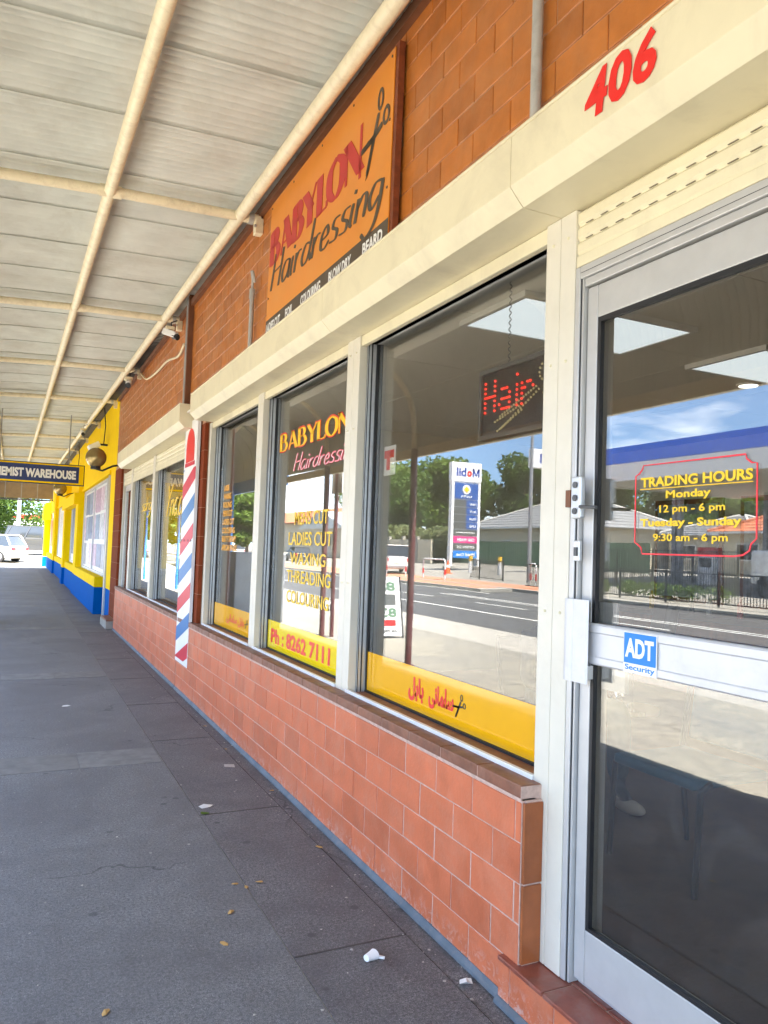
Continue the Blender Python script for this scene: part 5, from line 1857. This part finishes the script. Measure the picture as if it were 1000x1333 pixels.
def rail_fence(label, p0, p1, h, z, spacing=.12, mat='black', posts=2.4):
    L = math.hypot(p1[0] - p0[0], p1[1] - p0[1])
    a = math.atan2(p1[1] - p0[1], p1[0] - p0[0])
    t = thing('railing', label, 'fence', (p0[0], p0[1], z), 'black pedestrian railings', rot=(0, 0, a))
    B(0, L, -.02, .02, h - .05, h).build('top_rail', mat, t)
    B(0, L, -.02, .02, .10, .14).build('bottom_rail', mat, t)
    n = int(L / spacing)
    bm_ = B(-.010, .010, -.010, .010, .14, h - .05).mesh('bar', mat)
    for i in range(min(n, 290)):
        inst('bar', bm_, t, (spacing * (i + .5), 0, 0))
    pm = B(-.03, .03, -.03, .03, 0, h + .06).mesh('post', mat)
    for i in range(int(L / posts) + 1): inst('post', pm, t, (min(i * posts, L), 0, 0))
    return t


rail_fence('short black railing panel beside the street light', (-20.6, 35.4), (-20.6, 38.8), 1.15, .06)
rail_fence('long black railing along the opposite kerb behind the double lines', (-18.2, 14), (-18.2, 30), 1.15, .03)
rail_fence('black railing far along the road before the white shed', (-18.2, 88), (-18.2, 122), 1.3, .03, spacing=.3)
rail_fence('tall black railing behind the garden bed', (-23.6, 22.5), (-23.6, 34), 1.9, .15)

# green sheet fence
t = thing('sheet_fence', 'green ribbed steel fence in front of the grey roofed house', 'fence', (-34.0, 38, .6))
for i in range(14):
    m = MB()
    y0 = i * 2.4
    prof = []
    for k in range(9):
        yy = y0 + k * .3
        prof += [(yy + .0, .0), (yy + .12, .0), (yy + .15, .05), (yy + .27, .05)]
    prof = [p for p in prof if p[0] <= y0 + 2.35]
    bb = len(m.v)
    poly = [(b, a) for a, b in prof] + [(-.02, prof[-1][0]), (-.02, prof[0][0])]
    m.prism(poly, 'z', .05, 2.0)
    m.build('panel', 'green_f', t)
    B(-.03, .08, y0 + 2.33, y0 + 2.41, 0, 2.08).build('post', 'green_f', t)
B(-.03, .08, 0, 33.6, 2.01, 2.07).build('rail', 'green_f', t)


def house(label, loc, rot, L, D, eave, ridge, wallm, roofm, nwin=3, group=None):
    t = thing('house', label, 'house', loc, group, rot=(0, 0, rot))
    B(-L / 2, L / 2, -D / 2, D / 2, 0, eave).build('wall', wallm, t)
    o = .55
    x = L / 2 + o; y = D / 2 + o
    rx = max(L / 2 - D / 2, .3)
    m = MB()
    n = 10
    # stepped tile courses on hipped roof
    for k in range(n):
        f0 = k / n; f1 = (k + 1) / n
        z0 = eave + (ridge - eave) * f0; z1 = eave + (ridge - eave) * f1
        def ring(f): return x + (rx - x) * f, y * (1 - f) + .02
        xa, ya_ = ring(f0); xb, yb_ = ring(f1)
        lo = [(-xa, -ya_, z0 - .03), (xa, -ya_, z0 - .03), (xa, ya_, z0 - .03), (-xa, ya_, z0 - .03)]
        mi = [(p[0], p[1], z0 + .05) for p in lo]
        hi = [(-xb, -yb_, z1), (xb, -yb_, z1), (xb, yb_, z1), (-xb, yb_, z1)]
        for i in range(4):
            j = (i + 1) % 4
            m.face([lo[i], lo[j], mi[j], mi[i]]); m.face([mi[i], mi[j], hi[j], hi[i]])
        if k == n - 1: m.face(hi)
    r = m.build('roof', roofm, t)
    for sx in (-1, 1):
        for sy in (-1, 1):
            MB().tube([(sx * x, sy * y, eave + .05), (sx * rx, 0, ridge + .05)], .12, 8).build('hip_cap', 'pipe_g' if roofm == 'roof_g' else roofm, r)
    B(-x, x, y - .05, y + .08, eave - .14, eave - .0).build('gutter', 'white', t)
    B(-x, x, -y - .08, -y + .05, eave - .14, eave - .0).build('gutter', 'white', t)
    for s in (-1, 1):
        for i in range(nwin):
            wx = -L / 2 + L * (i + .5) / nwin
            w = B(wx - .9, wx + .9, s * D / 2 - .04, s * D / 2 + .04, .9, 2.1).build('window', 'white', t)
            B(wx - .82, wx - .03, s * D / 2 - .05, s * D / 2 + .05, .98, 2.02).build('pane', 'glass_far', w)
            B(wx + .03, wx + .82, s * D / 2 - .05, s * D / 2 + .05, .98, 2.02).build('pane', 'glass_far', w)
    return t


h1 = house('cream house with hipped grey tile roof behind the green fence', (-43.5, 57.5, .8), PI / 2, 17, 12, 3.3, 6.1, 'house', 'roof_g', 4)
t = thing('air_conditioner', 'white rooftop cooler on the grey tiled roof', 'air conditioner', (-39.9, 50.8, 4.75))
B(-.6, .6, -.6, .6, 0, 1.1).build('body', 'house', t, bevel=.04)
MB().tube([(.61, 0, .55), (.64, 0, .55)], .38, 20).build('fan', 'grey_dk', t)
B(-.1, .7, -.7, .7, -.35, -.0).build('curb', 'grey', t)
house('house with orange tiled roof seen under the fuel canopy', (-46, 31.5, .8), PI / 2, 14, 10, 2.9, 5.2, 'house', 'roof_o', 3)
house('low house with grey roof left of the orange roofed one', (-50, 44, .8), PI / 2, 8, 8, 3.0, 4.6, 'house', 'roof_g', 2)

# long white shed with orange roof (seen in window 2)
t = thing('long_shed', 'long white walled shed with low orange roof far along the road', 'building', (-40, 118, .6))
B(-8, 0, -16, 26, 0, 5.0).build('wall', 'house', t)
MB().prism([(0.5, 5.0), (.5, 5.2), (-4, 7.6), (-8.5, 5.2), (-8.5, 5.0)], 'y', -16.5, 26.5).build('roof', 'roof_o', t)
for i in range(5):
    B(0.0, .05, -14 + i * 8, -11 + i * 8, 0, 3.0).build('roller_door', 'pipe_g', t)
t = thing('white_shed', 'white gabled shed beside the road behind the silver car', 'building', (-30, 88, .5))
B(-8, 0, -7, 7, 0, 3.6).build('wall', 'house', t)
MB().prism([(-7.5, 3.6), (0, 5.6), (7.5, 3.6), (7.5, 3.4), (-7.5, 3.4)], 'x', -8.3, .3).build('roof', 'alu', t)
B(0, .04, -3, 3, 0, 2.8).build('roller_door', 'pipe_g', t)
# block wall & posts behind the wagon
t = thing('block_wall', 'low pale block wall behind the pale wagon', 'wall', (-31, 62, .5))
for i in range(8):
    B(0, .2, i * 3.0, i * 3.0 + 2.6, 0, 2.2).build('panel', 'house', t)
    B(-.05, .25, i * 3.0 + 2.6, i * 3.0 + 3.0, 0, 2.5).build('pier', 'conc', t)

# footpath furniture near the verandah posts
t = thing('sandwich_board', 'white sandwich board with green numbers beside the verandah posts', 'sign', (-2.52, 12.9, 0))
fp = B(-.27, .27, -.010, .010, .04, 1.12).build('panel', 'white_clean', t)
fp.rotation_euler = (-.21, 0, 0); fp.location = (0, -.26, 0)
bk = B(-.27, .27, -.010, .010, .04, 1.12).build('panel', 'white_clean', t)
bk.rotation_euler = (.21, 0, 0); bk.location = (0, .26, 0)
for sx in (-.27, .27):
    for pnl in (fp, bk): B(sx - .015, sx + .015, -.014, .014, 0, 1.13).build('edge', 'black', pnl)
letters('', (-.17, -.012, .86), (1, 0, 0), (0, 0, 1), .34, .17, 'green_f', fp, geom=text_pts('83', 0, .04))
letters('', (-.17, -.012, .38), (1, 0, 0), (0, 0, 1), .34, .17, 'green_f', fp, geom=text_pts('83', 0, .04))
letters('', (-.22, -.012, .10), (1, 0, 0), (0, 0, 1), .44, .06, 'let_k', fp, geom=text_pts('CAR PARK', 0, .03))
B(-.14, .10, -.0125, -.0105, .22, .33).build('print', 'let_r', fp)
B(-.16, .16, -.0125, -.0105, .60, .80).build('print', 'panel_g', fp)

t = thing('grey_cabinet', 'waist high grey steel cabinet with dark louvres on the footpath', 'cabinet', (-.95, 16.0, 0))
B(-.55, .55, -.3, .3, 0, 1.45).build('body', 'grey', t, bevel=.03)
for i in range(6): MB().sphere((-.25, -.3, .3 + i * .19), .1, 14, 8, (1.6, .12, .5)).build('louvre', 'grey_dk', t)
for i in range(2):
    t = thing('rubbish_bin', ['green rubbish bin by the blue verandah post', 'second green rubbish bin beyond the first'][i], 'bin', (-1.9, 21 + i * 7, 0), 'green rubbish bins')
    B(-.28, .28, -.3, .3, .06, .95).build('body', 'green_f', t, bevel=.03)
    B(-.31, .31, -.33, .33, .95, 1.03).build('lid', 'grey_dk', t, bevel=.02)


# ================================================================== TREES
def leaf_cloud(m, c, r, n, rg, ls, flat=.8):
    for _ in range(n):
        while True:
            p = Vector((rg.uniform(-1, 1), rg.uniform(-1, 1), rg.uniform(-1, 1)))
            if .35 < p.length < 1: break
        q = Vector((c[0] + p.x * r, c[1] + p.y * r, c[2] + p.z * r * flat))
        a = Vector((rg.gauss(0, 1), rg.gauss(0, 1), rg.gauss(0, .6))).normalized()
        b = a.cross(Vector((rg.gauss(0, 1), rg.gauss(0, 1), rg.gauss(0, 1)))).normalized()
        s = ls * rg.uniform(.6, 1.3)
        m.face([q - a * s, q + b * s * .5, q + a * s, q - b * s * .5])


tree_cache = {}


def tree_meshes(seed, h, cr, n, ls, leaf):
    key = (seed, h, cr, n, ls, leaf)
    if key in tree_cache: return tree_cache[key]
    rg = random.Random(seed)
    tm = MB()
    th = h * .45
    tm.tube([(0, 0, 0), (rg.uniform(-.2, .2), rg.uniform(-.2, .2), th * .5), (rg.uniform(-.3, .3), rg.uniform(-.3, .3), th), (0, 0, h * .8)], [h * .03, h * .024, h * .018, h * .006], 8)
    lm = MB()
    nb = 24
    for i in range(nb):
        a = 2 * PI * i / nb * 2.4 + rg.uniform(-.4, .4)
        rr = cr * rg.uniform(.25, .85)
        z = h * rg.uniform(.28, .90)
        rr *= (1.1 - abs(z / h - .55) * 1.3)
        c = (rr * math.cos(a), rr * math.sin(a), z)
        tm.tube([(0, 0, th * rg.uniform(.7, 1.1)), (c[0] * .6, c[1] * .6, c[2] * .85), c], [h * .012, h * .008, h * .003], 5)
        leaf_cloud(lm, c, cr * rg.uniform(.28, .46), n // nb, rg, ls)
    tree_cache[key] = (tm.mesh('trunk', 'trunk', True), lm.mesh('crown', leaf))
    return tree_cache[key]


def tree(label, loc, h, cr, seed=1, n=6000, ls=.16, leaf='leafA', scale=1.0, rot=0.0):
    a, b = tree_meshes(seed, h, cr, n, ls, leaf)
    t = thing('tree', label, 'tree', loc, 'trees around the street', rot=(0, 0, rot))
    t.scale = (scale,) * 3
    inst('trunk', a, t); inst('crown', b, t)
    return t


TL = [
    ('big leafy tree behind the price sign, tallest of the group', (-52, 94, .8), 15, 7.5, 1, 'leafA', 1.0),
    ('spreading green tree left of the price sign in the reflection', (-46, 104, .8), 14, 7, 2, 'leafA', 1.05),
    ('dark green tree right of the price sign behind the grey roof', (-58, 84, .8), 14, 7, 3, 'leafB', 1.05),
    ('broad tree behind the ridge of the grey tiled roof', (-63, 76, .8), 14, 7.5, 1, 'leafA', 1.0),
    ('tree behind the right end of the grey roof', (-66, 66, .8), 14, 7, 2, 'leafB', .85),
    ('tree beyond the rooftop cooler', (-68, 57, .8), 13, 7, 3, 'leafA', .75),
    ('pale green tree beside the road far along', (-33, 128, .6), 12, 5, 4, 'leafA', 1.0),
    ('round tree seen under the fuel canopy, left of the columns', (-60, 40, .8), 11, 6, 2, 'leafB', .7),
    ('dense tree behind the orange roofed house', (-58, 31, .8), 11, 6, 3, 'leafB', .85),
    ('tree seen under the fuel canopy, right of the orange roof', (-55, 22, .8), 11, 6, 1, 'leafB', .9),
    ('tree at the far right behind the delivery truck', (-50, 14, .8), 11, 6, 2, 'leafA', .9),
    ('light leaved tree beyond the white shed', (-24, 104, .4), 10, 4.5, 4, 'leafA', 1.0),
    ('street tree reflected in the narrow salon window', (-19, 82, .1), 9, 3.8, 4, 'leafA', .9),
    ('tree far down the road on the shop side', (-9.2, 100, 0.3), 10, 4.2, 4, 'leafB', 1.0),
]
for i, (lb, loc, h, cr, seed, leaf, sc) in enumerate(TL):
    tree(lb, loc, h, cr, seed, 13000 if seed != 4 else 7000, .36, leaf, sc * (0.93 if i < 6 else 0.9), i * .9)
for i, (lb, loc, sc) in enumerate((('kerbside street tree past the end of the verandah, nearest', (-4.9, 60, -.1), .85), ('second kerbside street tree past the end of the verandah', (-5.0, 73, -.1), .95),
                                   ('third kerbside street tree past the end of the verandah', (-5.2, 88, -.1), 1.0), ('dense tree filling the gap left of the price sign', (-39, 92, .8), 1.1),
                                   ('tall tree behind the row of pale shrubs', (-38, 84, .8), 1.0))):
    tree(lb, loc, 11, 5.2, 7 + i % 2, 9000, .3, 'leafA' if i % 2 else 'leafB', sc, i * 1.1)
# trees beyond the car park, seen directly
tree('dark leafy tree beyond the car park at the far left', (-2.5, 78, .7), 10.5, 4.6, 5, 9000, .19, 'leafB', 1.0, 0)
tree('bright green shrub-like tree above the parked cars', (2.6, 84, .5), 5.0, 3.0, 6, 4200, .13, 'leafA', .95, 0)
tree('tree behind the silver four wheel drive, right of the bright one', (5.6, 96, .6), 7.0, 3.2, 5, 4200, .14, 'leafA', .9, 2)
t = thing('distant_building', 'pale building with red band beyond the car park', 'building', (6, 112, .6))
B(-9, 12, 0, 10, 0, 3.4).build('wall', 'white', t)
B(-9.1, 12.1, -.1, 10.1, 3.4, 4.0).build('fascia', 'mob_red', t)
for i in range(6): B(-8 + i * 3.2, -6 + i * 3.2, -.06, .02, .9, 2.6).build('window', 'glass_far', t)
t = thing('street_light', 'grey pole standing among the cars beyond the footpath', 'pole', (.15, 66, .4))
MB().tube([(0, 0, 0), (0, 0, 7)], [.16, .13], 12).build('pole', 'grey', t, smooth=True)
# hedge & shrubs in front of the trees
rg = random.Random(5)
shr = MB()
for _ in range(9): leaf_cloud(shr, (rg.uniform(-.7, .7), rg.uniform(-1.2, 1.2), rg.uniform(.8, 2.2)), 1.1, 260, rg, .2)
shm_ = shr.mesh('foliage', 'leafC')
stm_ = MB().tube([(0, 0, 0), (0, 0, 1.5)], [.1, .05], 6).mesh('stem', 'trunk')
for i, (x, y) in enumerate(((-33, 66.5), (-33.2, 70.5), (-33, 74.5), (-33.3, 79), (-33, 63))):
    t = thing('shrub', ['pale spiky shrub right behind the block wall, second from the price sign', 'pale spiky shrub in the middle of the row behind the block wall', 'pale spiky shrub left of the middle of the row', 'pale spiky shrub at the far end of the row', 'pale spiky shrub nearest the price sign'][i],
              'shrub', (x, y, .5), 'pale shrubs behind the block wall', rot=(0, 0, i * .8))
    s = 1.05 + .12 * (i % 3)
    t.scale = (s, s, s)
    inst('foliage', shm_, t); inst('stem', stm_, t)
# low garden bed by the railing
rg = random.Random(8)
gm = MB()
for i in range(26): leaf_cloud(gm, (rg.uniform(-.5, .5), i * .4, .3), .38, 90, rg, .09)
o = gm.build('garden_planting', 'leafA'); o.location = (-19.6, 20, .1)
tag(o, 'low green planting behind the long black railing', 'planting', kind='stuff')
